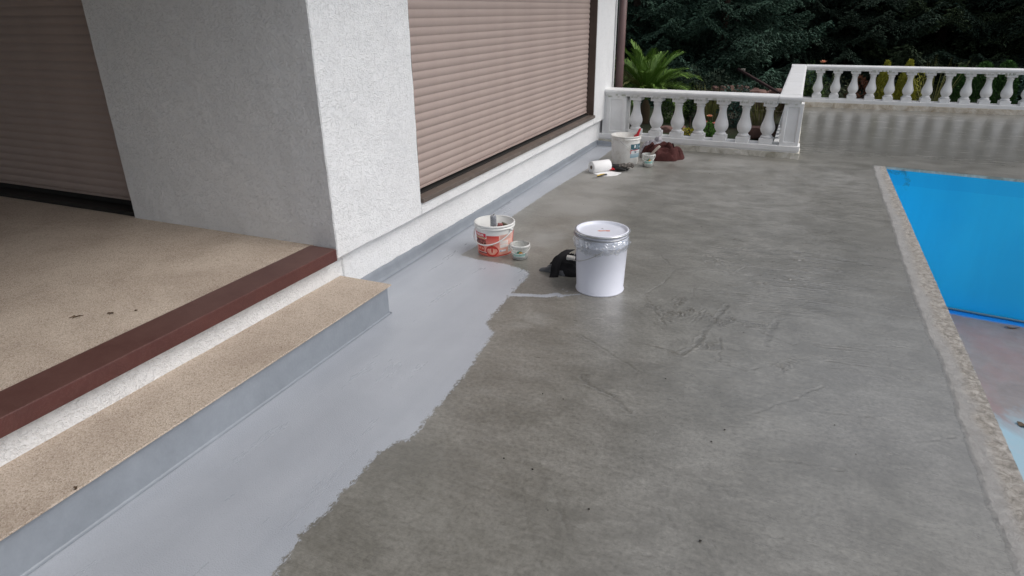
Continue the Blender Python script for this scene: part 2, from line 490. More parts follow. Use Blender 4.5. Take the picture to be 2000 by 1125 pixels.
def floor_fields(X, Y):
    # signed distance to the coated area
    d = np.full(X.shape, 9.0)
    inside = np.zeros(X.shape, bool)
    n = len(PAINT)
    for i in range(n):
        a, b = PAINT[i], PAINT[(i + 1) % n]
        dd, _ = seg_dist(X, Y, a, b)
        d = np.minimum(d, dd)
        cond = ((a[1] > Y) != (b[1] > Y)) & (X < (b[0] - a[0]) * (Y - a[1]) / (b[1] - a[1] + 1e-12) + a[0])
        inside ^= cond
    sd_ = np.where(inside, d, -d)
    soft = np.clip((Y - 3.75) / .1, 0, 1)                  # the far strip has a brushed, cleaner edge
    sd_ = sd_ * (1 + 1.0 * soft)
    for (a, ra), (b, rb) in zip(SPILL[:-1], SPILL[1:]):
        dd, t = seg_dist(X, Y, a, b)
        sd_ = np.maximum(sd_, 2.6 * ((ra + (rb - ra) * t) - dd))
    for c, r in DROPS:
        sd_ = np.maximum(sd_, 4 * (r - np.hypot(X - c[0], Y - c[1])))
    paint = .5 + np.clip(sd_, -.4, .4)
    cx = np.interp(Y, [c[1] for c in COP][::-1], [c[0] for c in COP][::-1])
    coping = .5 + np.clip(X - cx + .005 * vnoise(X * 0 + 3.3, Y * 7, 3), -.4, .4)
    coping = np.where(Y > 8.1, .1, coping)
    dry = np.zeros(X.shape)
    for c, r, s in DRY:
        dry = np.maximum(dry, s * np.exp(-((X - c[0]) ** 2 + ((Y - c[1]) * .8) ** 2) / (r * r)))
    Z = np.zeros(X.shape); gr = np.zeros(X.shape)
    wx = X + .008 * vnoise(X * 22, Y * 22, 5) + .005 * vnoise(X * 60, Y * 60, 15); wy = Y + .008 * vnoise(X * 22, Y * 22, 6) + .005 * vnoise(X * 60, Y * 60, 16)
    def groove(a, b, w, dep, ridge=.5):
        nonlocal Z, gr
        x0, x1 = min(a[0], b[0]) - .08, max(a[0], b[0]) + .08
        y0, y1 = min(a[1], b[1]) - .08, max(a[1], b[1]) + .08
        m = (X > x0) & (X < x1) & (Y > y0) & (Y < y1)
        if not m.any(): return
        dd, _ = seg_dist(wx[m], wy[m], a, b)
        k = np.clip(1 + 1.1 * vnoise(X[m] * 30, Y[m] * 30, 8), 0, 2.2)
        Z[m] += k * dep * (-np.exp(-(dd / w) ** 2) + ridge * np.exp(-((dd - 2.1 * w) / (.8 * w)) ** 2))
        gr[m] = np.maximum(gr[m], np.exp(-(dd / w) ** 2) * min(1, dep / .0028))
    for pl, w in zip(G, GW):
        for a, b in zip(pl[:-1], pl[1:]):
            groove(a, b, .0048 * w ** .4, .0017 * (.75 + .25 * w))
            if w > 1.4:
                for q in (-1, 1): groove((a[0] + q * .012, a[1] + q * .008), (b[0] + q * .011, b[1] - q * .006), .0045, .0019)
    for pl in SCR:
        for a, b in zip(pl[:-1], pl[1:]): groove(a, b, .004, .0012, .4)
    rs = random.Random(3)
    for (fx, fy) in FEET:                                   # herring-bone boot prints
        th = rs.uniform(0, PI); ux, uy = math.cos(th), math.sin(th)
        for k in range(-3, 4):
            px_, py_ = fx + ux * k * .016, fy + uy * k * .016 * 1.6
            for s in (-1, 1):
                q = (px_ - ux * .012 + s * uy * .03, py_ - uy * .012 - s * ux * .03)
                groove((px_, py_), q, .0048, .0026, .5)
    for k in range(80):                                     # parallel broom strokes
        y0 = rs.uniform(3.65, 4.85); x0 = rs.uniform(-.6, .2); L = rs.uniform(.15, .55)
        sl = .04 + rs.uniform(-.05, .05)
        groove((x0, y0), (x0 + L, y0 + L * sl), .0045, rs.uniform(.001, .0024), .7)
    for k in range(130):
        y0 = rs.uniform(1.4, 6.5); x0 = rs.uniform(-.9, .6); L = rs.uniform(.04, .38)
        sl = rs.uniform(-.25, .45)
        groove((x0, y0), (x0 + L, y0 + L * sl), .0045, rs.uniform(.0004, .0010), .7)
    for k in range(40):                                     # scattered arcs of the steel float
        x0 = rs.uniform(-.7, .6); y0 = rs.uniform(1.6, 4.8); R0 = rs.uniform(.2, .5); a0 = rs.uniform(0, 6.28)
        for q in range(5):
            t0 = a0 + q * .12; t1 = t0 + .12
            groove((x0 + R0 * math.cos(t0), y0 + R0 * math.sin(t0)), (x0 + R0 * math.cos(t1), y0 + R0 * math.sin(t1)), .0042, .0006, .6)
    unp = 1 / (1 + np.exp((sd_ - 0.0) * 60))
    und = .0011 * vnoise(X * 1.3, Y * 3.1, 1) + .0005 * vnoise(X * 3, Y * 11, 2)
    Z = Z + und * (.25 + .75 * unp)
    # coping stone: rougher, slightly raised with pits
    cm = np.clip((coping - .5) / .02, 0, 1) * (coping > .5)
    pit = vnoise(X * 45, Y * 45, 11) + .7 * vnoise(X * 90, Y * 90, 12)
    Z = Z + cm * (.0015 + .0020 * pit * np.clip((X - .85) / .05, 0, 1))
    # feathered fillet where the coating climbs the wall
    Z = Z + .02 * np.clip(1 - (X + 2.345) / .035, 0, 1) ** 2
    return Z, paint, coping, dry, np.clip(gr, 0, 1)

def film_of(X, Y):
    # standing water: thickest on the far strip, thin film round the pool side, least beside the near balustrade
    far = np.clip((Y - 8.3) / .9, 0, 1)
    right = np.clip((X + .55) / .8, 0, 1) * np.clip((Y - 1.0) / 1.5, 0, 1)
    f = .34 + .62 * right * np.clip((6.3 - Y) / 2.5, .05, 1) + .75 * far
    f = f + .10 * vnoise(X * 1.1, Y * 2.2, 31)
    return np.clip(f, .05, 1)
def grid_mesh(name, X, Y, mat, zfun=True):
    Z, p_, c_, d_, g_ = floor_fields(X, Y)
    ny, nx = X.shape
    V = np.stack([X.ravel(), Y.ravel(), Z.ravel()], 1)
    idx = np.arange(nx * ny).reshape(ny, nx)
    F = np.stack([idx[:-1, :-1].ravel(), idx[:-1, 1:].ravel(), idx[1:, 1:].ravel(), idx[1:, :-1].ravel()], 1)
    return V, F, p_.ravel(), c_.ravel(), d_.ravel(), g_.ravel()

X, Y, xs, ys = terrace_mesh()
V1, F1, p1, c1, d1, g1 = grid_mesh('a', X, Y, None)
# part beyond the pool: far edge of the pool is very slightly out of square
xs2 = np.concatenate([np.arange(-.2, 4.0, .03), np.arange(4.0, 16.01, .25)])
tt = np.concatenate([np.linspace(0, 1, 150)])
X2, T2 = np.meshgrid(xs2, tt)
Y0 = 8.07 - .15 * np.clip(X2 - .955, 0, 1.6)
Y2 = Y0 + (13.1 - Y0) * T2
V2, F2, p2, c2, d2_, g2 = grid_mesh('b', X2, Y2, None)
V2[:, 2] = np.where(T2.ravel() == 0, 0.0, V2[:, 2])
# short strip under the near balustrade
X3, Y3 = np.meshgrid(np.linspace(-2.345, -.2, 90), np.linspace(8.07, 8.36, 12))
V3, F3, p3, c3, d3, g3 = grid_mesh('c', X3, Y3, None)
Vt = np.concatenate([V1, V2, V3]); Ft = np.concatenate([F1, F2 + len(V1), F3 + len(V1) + len(V2)])
floor_o = np_mesh('terrace_floor', Vt, Ft, MAT['deck'], None, True,
                  dict(paint=np.concatenate([p1, p2 * 0 + .1, p3]), coping=np.concatenate([c1, c2 * 0 + .1, c3]),
                       dry=np.concatenate([d1, d2_, d3]), groove=np.concatenate([g1, g2, g3]), film=film_of(Vt[:, 0], Vt[:, 1])))
tag(floor_o, kind='structure')
floor_o['label'] = 'wet grey concrete terrace floor, half coated in pale blue-grey paint along the house'
# slab body under the finish
slab = bmesh.new()
box(slab, -2.345, .93, -4, 8.0, -.6, -.03)
box(slab, -.2, 16, 8.11, 13.08, -.6, -.03)
box(slab, -2.345, -.2, 8.0, 8.36, -.6, -.03)
tag(obj('terrace_slab', slab, MAT['kerb']), kind='structure')

# ================================================================ POOL
def pool_wall_mat():
    m = M('blue_pool_coating')
    n1 = m.noise(1.6, 5, .6, .5)
    c = m.ramp(n1, [(.3, (.014, .57, .95)), (.7, (.024, .60, .96))])
    sep = m.n('ShaderNodeSeparateXYZ'); m.t.links.new(m.pos(), sep.inputs[0])
    z = m.math('ADD', sep.outputs[2], m.math('MULTIPLY', m.noise(2.5, 4, .6), .03))
    upper = m.ramp(z, [(0, 0), (1, 0)])
    f = m.math('GREATER_THAN', z, -.17)                       # waterline: faintly deeper blue above
    c = m.mix(m.math('MULTIPLY', f, .45), c, (.008, .46, .86))
    f3 = m.math('LESS_THAN', z, -1.405)
    c = m.mix(m.math('MULTIPLY', f3, .0), c, (.03, .30, .75))
    sc = m.n('ShaderNodeMapping'); sc.inputs['Location'].default_value = (-2.06, 0, .42); sc.inputs['Scale'].default_value = (3.6, 0, 2.4)
    m.t.links.new(m.pos(), sc.inputs['Vector'])
    ln = m.n('ShaderNodeVectorMath'); ln.operation = 'LENGTH'; m.t.links.new(sc.outputs[0], ln.inputs[0])
    pale_patch = m.ramp(m.math('ADD', ln.outputs['Value'], m.math('MULTIPLY', m.math('SUBTRACT', m.noise(9, 5, .7, 1, m.pos((2.4, 1, .6))), .5), 2.6)), [(.0, 1), (.28, .8), (.42, 0)])
    c = m.mix(m.math('MULTIPLY', pale_patch, .30), c, (.30, .42, .62))  # ragged paler patch
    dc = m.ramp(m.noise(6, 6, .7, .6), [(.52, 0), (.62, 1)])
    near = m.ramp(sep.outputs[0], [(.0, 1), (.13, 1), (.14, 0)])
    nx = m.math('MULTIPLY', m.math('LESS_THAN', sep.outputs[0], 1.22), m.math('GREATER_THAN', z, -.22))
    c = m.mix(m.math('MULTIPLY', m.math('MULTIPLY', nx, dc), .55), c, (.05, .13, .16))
    run = m.ramp(m.noise(1.0, 4, .6, .2, m.pos((2.6, 2.6, .5))), [(.40, (.90, .94, .96)), (.65, (1.04, 1.03, 1.02))])
    c = m.mix(1.0, c, run, 'MULTIPLY')
    m.col(c); m.p(Roughness=.38)
    m.bump(m.noise(120, 3, .5), .15, .001)
    return m.m

def pool_floor_mat():
    m = M('silt_covered_pool_floor')
    sep = m.n('ShaderNodeSeparateXYZ'); m.t.links.new(m.pos(), sep.inputs[0])
    n1 = m.noise(1.3, 6, .65, .6); n2 = m.noise(5, 6, .7, .4)
    silt = m.ramp(n2, [(.3, (.225, .17, .145)), (.7, (.32, .255, .225))])
    pink = m.ramp(n1, [(.48, 0), (.62, 1)])
    silt = m.mix(m.math('MULTIPLY', pink, .6), silt, (.33, .19, .165))
    blue = (.34, .44, .47)
    fy = m.math('ADD', sep.outputs[1], m.math('MULTIPLY', m.math('SUBTRACT', n1, .5), 1.3))
    f = m.ramp(m.math('MULTIPLY', fy, .1), [(.555, 1), (.585, 0)])    # clean blue-white floor in front
    c = m.mix(f, silt, m.mix(m.math('MULTIPLY', m.ramp(n2, [(.5, 0), (.65, 1)]), .5), blue, (.45, .42, .43)))
    fe = m.math('ADD', sep.outputs[1], m.math('MULTIPLY', sep.outputs[0], .15))
    fe = m.math('ADD', fe, m.math('MULTIPLY', m.math('SUBTRACT', n2, .5), .10))
    edge = m.ramp(m.math('SUBTRACT', fe, 7.2), [(.845, 0), (.90, 1)])
    c = m.mix(edge, c, (.012, .25, .70))
    m.col(c); m.p(Roughness=.4)
    m.bump(m.noise(50, 4, .6), .3, .003)
    return m.m

pool = empty('swimming_pool', (0, 0, 0))
tag(pool, 'drained swimming pool with blue coated walls and a dirty floor beside the terrace', 'swimming pool')
pm = pool_wall_mat()
def quad_strip(pts):
    bm = bmesh.new(); vs = [bm.verts.new(p) for p in pts]; bm.faces.new(vs); return bm
xe = 8.0
FW = [(.957, 8.068), (2.557, 7.828), (xe, 7.828)]
# far wall with thickness below the terrace edge
bm = bmesh.new()
for (a, b) in zip(FW[:-1], FW[1:]):
    vs = [bm.verts.new(p) for p in [(a[0], a[1], -1.5), (b[0], b[1], -1.5), (b[0], b[1], -.028), (a[0], a[1], -.028), (a[0], a[1] + .02, -1.5), (b[0], b[1] + .02, -1.5), (b[0], b[1] + .02, -.028), (a[0], a[1] + .02, -.028)]]
    bm.faces.new(vs[:4]); bm.faces.new(vs[4:8][::-1]); bm.faces.new((vs[3], vs[2], vs[6], vs[7]))
bmesh.ops.remove_doubles(bm, verts=bm.verts, dist=1e-4)
obj('end_wall', bm, pm, pool)
boxobj('side_wall', .945, .962, -5, 8.065, -1.5, -.012, pm, pool)
boxobj('side_wall', xe, xe + .02, -5, 7.828, -1.5, -.012, pm, pool)
boxobj('end_wall', .962, xe, -5.02, -5, -1.5, -.012, pm, pool)
bm = bmesh.new(); bmesh.ops.create_grid(bm, x_segments=40, y_segments=70, size=1)
for v in bm.verts: v.co = Vector((.95 + (v.co.x + 1) / 2 * (xe - .94), -5 + (v.co.y + 1) / 2 * 13.12, -1.5))
obj('basin_floor', bm, pool_floor_mat(), pool)
# tile-coloured bead where the far wall meets the floor
bm = bmesh.new(); tube(bm, [(.96, 8.045, -1.485), (2.557, 7.808, -1.485), (xe, 7.808, -1.485)], .012, 6)
obj('floor_seam', bm, simple('worn_grout_seam', (.16, .24, .27), .6), pool)
# coping edge face of the far side: cast lip in concrete
bm = bmesh.new()
for (a, b) in zip(FW[:-1], FW[1:]):
    vs = [bm.verts.new(p) for p in [(a[0], a[1] + .004, -.03), (b[0], b[1] + .004, -.03), (b[0], b[1] + .004, -.001), (a[0], a[1] + .004, -.001)]]
    bm.faces.new(vs)
obj('coping_edge', bm, MAT['kerb'], pool)
boxobj('coping_edge', .93, .953, -5, 8.07, -.05, -.004, MAT['kerb'], pool)

# ================================================================ HOUSE
house = empty('house', (-2.3, 2.77, 0))
tag(house, 'white rendered house with beige roller shutters and a raised porch', 'house')
house_off = Vector((-2.3, 2.77, 0))
def H(o):
    o.parent = house; o.location = -house_off; return o
XF = -2.28
st = MAT['stucco']
def rough_box(name, x0, x1, y0, y1, z0, z1, amp=.003, step=.05, mat=st):
    """rendered wall block whose arrises wander by a few mm, as hand-laid plaster does"""
    bm = bmesh.new()
    box(bm, x0, x1, y0, y1, z0, z1, .006, 1)
    for ax, (a, b) in enumerate(((x0, x1), (y0, y1), (z0, z1))):
        k = int((b - a) / step)
        k = min(k, 60)
        for i in range(1, k):
            co = [0, 0, 0]; no = [0, 0, 0]; co[ax] = a + (b - a) * i / k; no[ax] = 1
            bmesh.ops.bisect_plane(bm, geom=bm.verts[:] + bm.edges[:] + bm.faces[:], plane_co=co, plane_no=no)
    for v in bm.verts:
        p = v.co * 9
        v.co += Vector((mnoise.noise(p), mnoise.noise(p + Vector((7, 1, 3))), mnoise.noise(p + Vector((2, 9, 5))))) * amp
    return H(obj(name, bm, mat))

# pier / corner block and facade round the shutter opening
rough_box('corner_pillar', -3.9, XF, 2.77, 3.70, .315, 3.1, .003, .045)
rough_box('facade_wall', XF - .3, XF, 3.702, 7.788, .315, .397, .002, .06)
rough_box('facade_wall', XF - .3, XF, 7.79, 8.58, .315, 3.1, .003, .08)
rough_box('facade_wall', XF - .3, XF, 3.702, 7.788, 2.45, 3.1, .002, .2)
H(boxobj('back_wall', -8, XF - .31, 8.25, 8.57, .31, 3.1, st))
# recessed plinth under it
rough_box('plinth', -2.9, -2.335, 2.872, 8.55, -.02, .312, .003, .06)
# porch plinth strip showing between step and threshold beam
rough_box('plinth', -2.9, -2.338, -4, 2.87, .10, .312, .003, .06)
# porch
H(boxobj('porch_floor', -7.2, -2.443, -4, 2.80, .32, .3775, MAT['sand2']))
H(boxobj('threshold_beam', -2.45, -2.27, -4, 2.752, .3125, .383, MAT['beam'], None, .004, 2))
rough_box('porch_wall', -7.5, -7.2, -4, 3.4, .3, 3.0, .002, .5)
rough_box('porch_wall', -7.2, -6.3, 2.77, 3.1, .37, 2.6, .002, .3)
rough_box('porch_wall', -7.2, -3.9, 2.77, 3.1, 2.6, 3.0, .002, .3)
# entrance step: sand tread on a grey coated riser
step = H(empty('entrance_step'))
boxobj('step_tread', -2.376, -1.985, -4, 2.842, .170, .178, MAT['sand'], step, .001)
boxobj('step_riser', -2.376, -2.002, -4, 2.826, .0, .170, MAT['skirt'], step, .004, 2)
bm = bmesh.new()   # coved fillet at the foot
prof = [(-2.002, .009), (-2.000, .005), (-1.996, .003), (-1.990, .0015)]
pa = [[bm.verts.new((x, y, z)) for x, z in prof] for y in np.linspace(-4, 2.83, 60)]
for a, b in zip(pa[:-1], pa[1:]):
    for k in range(3): bm.faces.new((a[k], a[k + 1], b[k + 1], b[k]))
prof2 = [(2.826, .009), (2.828, .005), (2.832, .003), (2.838, .0015)]
pa = [[bm.verts.new((x, y, z)) for y, z in prof2] for x in np.linspace(-2.335, -1.99, 8)]
for a, b in zip(pa[:-1], pa[1:]):
    for k in range(3): bm.faces.new((b[k], b[k + 1], a[k + 1], a[k]))
obj('cove_fillet', bm, MAT['skirt'], step, True)
# upstand of coating along the wall with wandering top edge
def upstand(name, x, y0, y1, h, axis='y', other=0.0):
    bm = bmesh.new()
    n = int(abs(y1 - y0) / .03)
    cols = []
    for i in range(n + 1):
        t = y0 + (y1 - y0) * i / n
        hh = h * (1.12 - .3 * (t - y0) / (y1 - y0 + 1e-9)) + .004 * mnoise.noise(Vector((t * 14, x, 0))) + .003 * mnoise.noise(Vector((t * 50, x, 3)))
        rows = [(0.0, hh), (.0035, hh - .001), (.005, hh * .6), (.008, .025), (.014, .010), (.030, .0035)]
        cols.append([bm.verts.new((x + dx, t, z) if axis == 'y' else (t, other - dx, z)) for dx, z in rows])
    for a, b in zip(cols[:-1], cols[1:]):
        for k in range(5):
            f = (a[k], a[k + 1], b[k + 1], b[k])
            bm.faces.new(f if axis == 'y' else f[::-1])
    return obj(name, bm, MAT['skirt'], None, True)
H(upstand('coated_upstand', -2.3345, 2.83, 8.13, .082))
u2 = upstand('coated_upstand', -2.33, -2.33, -1.955, .06, 'x', 8.135)
H(u2)

def slat_profile(h=.0545, bulge=.0070):
    P = []
    for i in range(9):
        t = i / 8
        P.append((bulge * math.sin(PI * t) ** .75, t * h * .93))
    P.append((.0, h))
    return P
SP = slat_profile()
def slat_mesh(L, name='slat'):
    V, F = [], []
    for s in (0, 1):
        for (d, z) in SP: V.append((d, s * L, z))
    n = len(SP)
    for i in range(n - 1): F.append((i, n + i, n + i + 1, i + 1))
    V += [(-.004, 0, 0), (-.004, L, 0), (-.004, L, SP[-1][1]), (-.004, 0, SP[-1][1])]
    F.append((2 * n, 2 * n + 3, 2 * n + 2, 2 * n + 1))
    me = bpy.data.meshes.new(name); me.from_pydata(V, [], F); me.update()
    me.materials.append(MAT['slat'])
    me.polygons.foreach_set('use_smooth', [True] * len(me.polygons))
    return me
def shutter(loc, rz, L, count, label=None):
    sh = empty('roller_shutter', loc, rz); sh.parent = house; sh.location = Vector(loc) - house_off
    if label: sh['label'] = label
    me = slat_mesh(L)
    rr = random.Random(int(L * 100))
    for k in range(count):
        o = bpy.data.objects.new('slat', me); C.objects.link(o); o.parent = sh
        o.location = (rr.uniform(-.0005, .0005), 0, k * .0545)
    bm = bmesh.new(); box(bm, -.004, .010, 0.0, L, -.016, -.0005, .002)
    obj('bottom_bar', bm, MAT['slat'], sh)
    return sh
s1 = shutter((-2.374, 3.702, .474), 0, 4.062, 37, 'closed beige roller shutter in the sunlit facade')
s2 = shutter((-6.29, 2.90, .462), -PI / 2, 2.42, 40, 'closed beige roller shutter in the dark porch')
# stops, guides, sill of facade window
for yy in (3.74, 7.74):
    bm = bmesh.new(); tube(bm, [(-2.365, yy, .447), (-2.33, yy, .447)], .010, 10)
    H(obj('shutter_stop', bm, MAT['brownmetal']))
H(boxobj('guide_rail', -2.40, -2.283, 7.766, 7.789, .43, 2.45, MAT['brownmetal'], None, .002))
H(boxobj('guide_rail', -2.40, -2.283, 3.7, 3.7015, .43, 2.45, MAT['brownmetal']))
H(boxobj('gap_shade_strip', -2.401, -2.338, 3.706, 7.764, .4325, .4405, MAT['blackish']))  # black strip added on the sill, painting the shaded gap below the shutter
bm = bmesh.new(); box(bm, -2.40, -2.262, 3.704, 7.786, .398, .430, .003)
for v in bm.verts:
    if v.co.z > .42 and v.co.x < -2.3: v.co.z += .006
H(obj('window_sill', bm, MAT['brownsill']))
H(boxobj('window_frame', -2.45, -2.402, 3.70, 7.79, .40, .56, MAT['blackish']))  # coloured black so the gap under the slats reads as shade
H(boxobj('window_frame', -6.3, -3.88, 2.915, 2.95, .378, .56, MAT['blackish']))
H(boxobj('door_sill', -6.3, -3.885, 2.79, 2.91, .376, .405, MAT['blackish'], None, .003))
# storey above: slab with dark soffit, shades porch and reflects in the wet floor
H(boxobj('soffit', -8, -1.45, -4.5, 8.9, 2.82, 2.86, MAT['soffit']))
H(boxobj('ceiling', -7.2, -2.40, -4, 2.765, 2.80, 2.82, MAT['soffit']))
H(boxobj('balcony_slab', -8, -1.43, -4.52, 8.92, 2.862, 3.06, MAT['soffit'], None, .01))
bm = bmesh.new()
vs = [bm.verts.new(p) for p in [(-1.3, -4.7, 3.07), (-1.3, 9.1, 3.07), (-5.5, 9.1, 5.6), (-5.5, -4.7, 5.6), (-9.5, 9.1, 3.07), (-9.5, -4.7, 3.07)]]
for f in ((0, 1, 2, 3), (3, 2, 4, 5), (1, 4, 2), (0, 3, 5), (0, 5, 4, 1)): bm.faces.new([vs[i] for i in f])
H(obj('roof', bm, MAT['roof']))
# rainwater pipe at the far corner
bm = bmesh.new(); tube(bm, [(-2.235, 8.74, -.35), (-2.235, 8.74, 2.84)], .052, 20)
dp = H(obj('downpipe', bm, MAT['pipe'], None, True))
bm = bmesh.new()
for zz in (.95, 2.3): 
    b2 = lathe([(.054, zz), (.058, zz), (.058, zz + .03), (.054, zz + .03)], 20, -2.235, 8.74)
    obj('pipe_clip', b2, MAT['pipe'], dp)
bm.free()
bm = bmesh.new(); tube(bm, [(-2.268, 8.56, .55), (-2.268, 8.56, 2.8)], .012, 8)
H(obj('conduit', bm, simple('pale_conduit', (.62, .62, .62), .5)))

# ================================================================ BALUSTRADES
W = MAT['white']
def baluster_mesh():
    z0 = .142; h = .473
    bm = bmesh.new()
    box(bm, -.075, .075, -.075, .075, z0, z0 + .062, .004, 1)
    prof = [(.058, .062), (.066, .068), (.068, .078), (.060, .088), (.050, .094), (.050, .100), (.064, .118), (.076, .140), (.082, .165), (.081, .190), (.073, .220), (.060, .255), (.050, .290), (.044, .325), (.042, .355), (.044, .380), (.052, .386), (.053, .396), (.046, .402), (.052, .412), (.064, .424)]
    b2 = lathe([(r, z0 + z) for r, z in prof], 28)
    me = bpy.data.meshes.new('t'); b2.to_mesh(me); b2.free()
    nb = len(bm.faces)
    bm.from_mesh(me); bpy.data.meshes.remove(me)
    box(bm, -.073, .073, -.073, .073, z0 + .424, z0 + h + .002, .004, 1)
    bm.faces.ensure_lookup_table()
    me = bpy.data.meshes.new('baluster')
    bm.normal_update(); bm.to_mesh(me); bm.free()
    me.materials.append(W)
    sm = [False] * len(me.polygons)
    for p in me.polygons:
        z = p.center.z - z0
        if .0625 < z < .4235 and abs(p.normal.z) < .98: sm[p.index] = True
    me.polygons.foreach_set('use_smooth', sm)
    return me
BAL = baluster_mesh()

def rail_profile():
    # (half-width offset from centre, z)
    pr = [(-.10, .612), (-.10, .632), (-.104, .640), (-.116, .646), (-.120, .655), (-.122, .668), (-.119, .681), (-.110, .689), (-.095, .692), (.095, .692), (.110, .689), (.119, .681), (.122, .668), (.120, .655), (.116, .646), (.104, .640), (.10, .632), (.10, .612)]
    return pr
def rail(name, L, parent, loc, rz=0, bev=True):
    pr = rail_profile(); n = len(pr)
    bm = bmesh.new()
    A = [bm.verts.new((0, y, z)) for y, z in pr]; B = [bm.verts.new((L, y, z)) for y, z in pr]
    for i in range(n):
        j = (i + 1) % n
        bm.faces.new((A[i], B[i], B[j], A[j]))
    bm.faces.new(A); bm.faces.new(B[::-1])
    bmesh.ops.recalc_face_normals(bm, faces=bm.faces)
    o = obj(name, bm, W, parent); o.location = loc; o.rotation_euler = (0, 0, rz)
    return o
def pedestal(parent, loc, w, d, face='both'):
    bm = bmesh.new()
    box(bm, -w / 2, w / 2, -d / 2, d / 2, .142, .612, .003)
    bm.faces.ensure_lookup_table()
    fs = [f for f in bm.faces if f.calc_area() > .03 and abs(f.normal.z) < .1 and (abs(f.normal.y) > .9 or w > .2)]
    r = bmesh.ops.inset_individual(bm, faces=fs, thickness=.05, depth=0)
    for f in fs:
        nrm = f.normal.copy()
    for f in fs:
        r = bmesh.ops.inset_individual(bm, faces=[f], thickness=.008, depth=-.012)
    o = obj('pedestal', bm, W, parent); o.location = loc
    return o
def kerb_obj(parent, x0, x1, y0, y1, z0, z1, mat, seed=0):
    bm = bmesh.new(); box(bm, x0, x1, y0, y1, z0, z1, .004)
    n = int(max(x1 - x0, y1 - y0) / .04)
    ax = 0 if x1 - x0 > y1 - y0 else 1
    for i in range(1, n):
        co = [0, 0, 0]; no = [0, 0, 0]; no[ax] = 1
        co[ax] = (x0 if ax == 0 else y0) + i * .04
        bmesh.ops.bisect_plane(bm, geom=bm.verts[:] + bm.edges[:] + bm.faces[:], plane_co=co, plane_no=no)
    for v in bm.verts:
        p = v.co * 8 + Vector((seed, 0, 0))
        v.co += Vector((mnoise.noise(p), mnoise.noise(p + Vector((5, 5, 5))), 0 if v.co.z > z0 + .03 else mnoise.noise(p * 2) * .5)) * .010
    return obj('plinth_kerb', bm, mat, parent)

# near balustrade: runs from the house to the corner, then back along the terrace edge
nb = empty('balustrade', (0, 8.25, 0), 0)
tag(nb, 'near white stone balustrade from the house wall to the corner and back along the terrace', 'balustrade')
near_rot = -math.radians(2.6)
run = empty('cross_run'); run.parent = nb; run.rotation_euler = (0, 0, near_rot); run.location = (0, -.0097, 0)
# local x runs to the left (negative) from the corner
def place(o, p): o.parent = run; return o
r1 = rail('handrail', 1.10, run, (-2.36, 0, 0)); r1b = rail('handrail', 1.032, run, (-1.257, 0, 0)); r1c = rail('handrail', .241, nb, (-.225, .003, 0))
pedestal(run, (-2.118, 0, 0), .245, .20)
pedestal(nb, (-.055, .01, 0), .205, .20)
for k in range(7):
    o = bpy.data.objects.new('baluster', BAL); C.objects.link(o); o.parent = run
    o.location = (-1.885 + k * .263, 0, 0); o.rotation_euler = (0, 0, random.uniform(-.02, .02))
bm = box(bmesh.new(), -2.36, -.17, -.118, .118, .082, .142, .005); box(bm, -2.36, -.17, -.108, .108, .066, .083, .002)
obj('base_rail', bm, W, run)
bm = box(bmesh.new(), -.205, .068, -.118, .128, .082, .1415, .005); box(bm, -.218, .058, -.108, .118, .066, .083, .002)
obj('base_rail', bm, W, nb)
kerb_obj(run, -2.34, .0, -.115, .125, -.01, .068, MAT['kerb'], 2)
kerb_obj(nb, -.03, .078, -.120, .2, -.01, .067, MAT['kerb'], 4)
# pilaster closing against the wall
boxobj('wall_pilaster', -2.30, -2.235, -.09, .09, .10, .612, W, run, .003)
# return run
rail('handrail', 1.5, nb, (-.108, .122, 0), PI / 2); rail('handrail', 1.5, nb, (-.108, 1.628, 0), PI / 2); rail('handrail', 1.48, nb, (-.108, 3.134, 0), PI / 2)
bm = box(bmesh.new(), -.226, .008, .13, 4.6, .082, .1412, .005); obj('base_rail', bm, W, nb)
kerb_obj(nb, -.23, .06, .21, 4.6, -.01, .081, MAT['kerb'], 7)
for k in range(15):
    o = bpy.data.objects.new('baluster', BAL); C.objects.link(o); o.parent = nb
    o.location = (-.108, .42 + k * .275, 0)

# far balustrade along the back of the terrace
fb = empty('balustrade', (0, 12.99, 0))
tag(fb, 'far white stone balustrade along the back edge of the terrace behind the pool', 'balustrade')
xk = .01
for L in (1.72, 3.0, 3.0, 3.0):
    rail('handrail', L - .005, fb, (xk, 0, 0)); xk += L
rail('handrail', .238, fb, (-.232, 0, 0))
pedestal(fb, (-.108, 0, 0), .21, .20)
for k in range(37):
    o = bpy.data.objects.new('baluster', BAL); C.objects.link(o); o.parent = fb
    o.location = (.245 + k * .2765, 0, 0); o.rotation_euler = (0, 0, random.uniform(-.02, .02))
bm = box(bmesh.new(), -.23, 10.7, -.118, .118, .080, .1415, .006); obj('base_rail', bm, W, fb)
kerb_obj(fb, .065, 10.7, -.125, .125, -.01, .081, MAT['kerb2'], 9)

# ================================================================ PAINTING GEAR
def spot(x, y, z=0.0): return (x, y, z)
white_pl = simple('white_bucket_plastic', (.74, .74, .72), .38, var=.05, vs=9)
def dirty_white():
    m = M('grubby_white_bucket_plastic')
    n1 = m.noise(9, 7, .75, .5)
    c = m.ramp(n1, [(.30, (.45, .42, .37)), (.48, (.68, .67, .64)), (.7, (.76, .76, .74))])
    m.col(c); m.p(Roughness=.45); return m.m
dirty_pl = dirty_white()

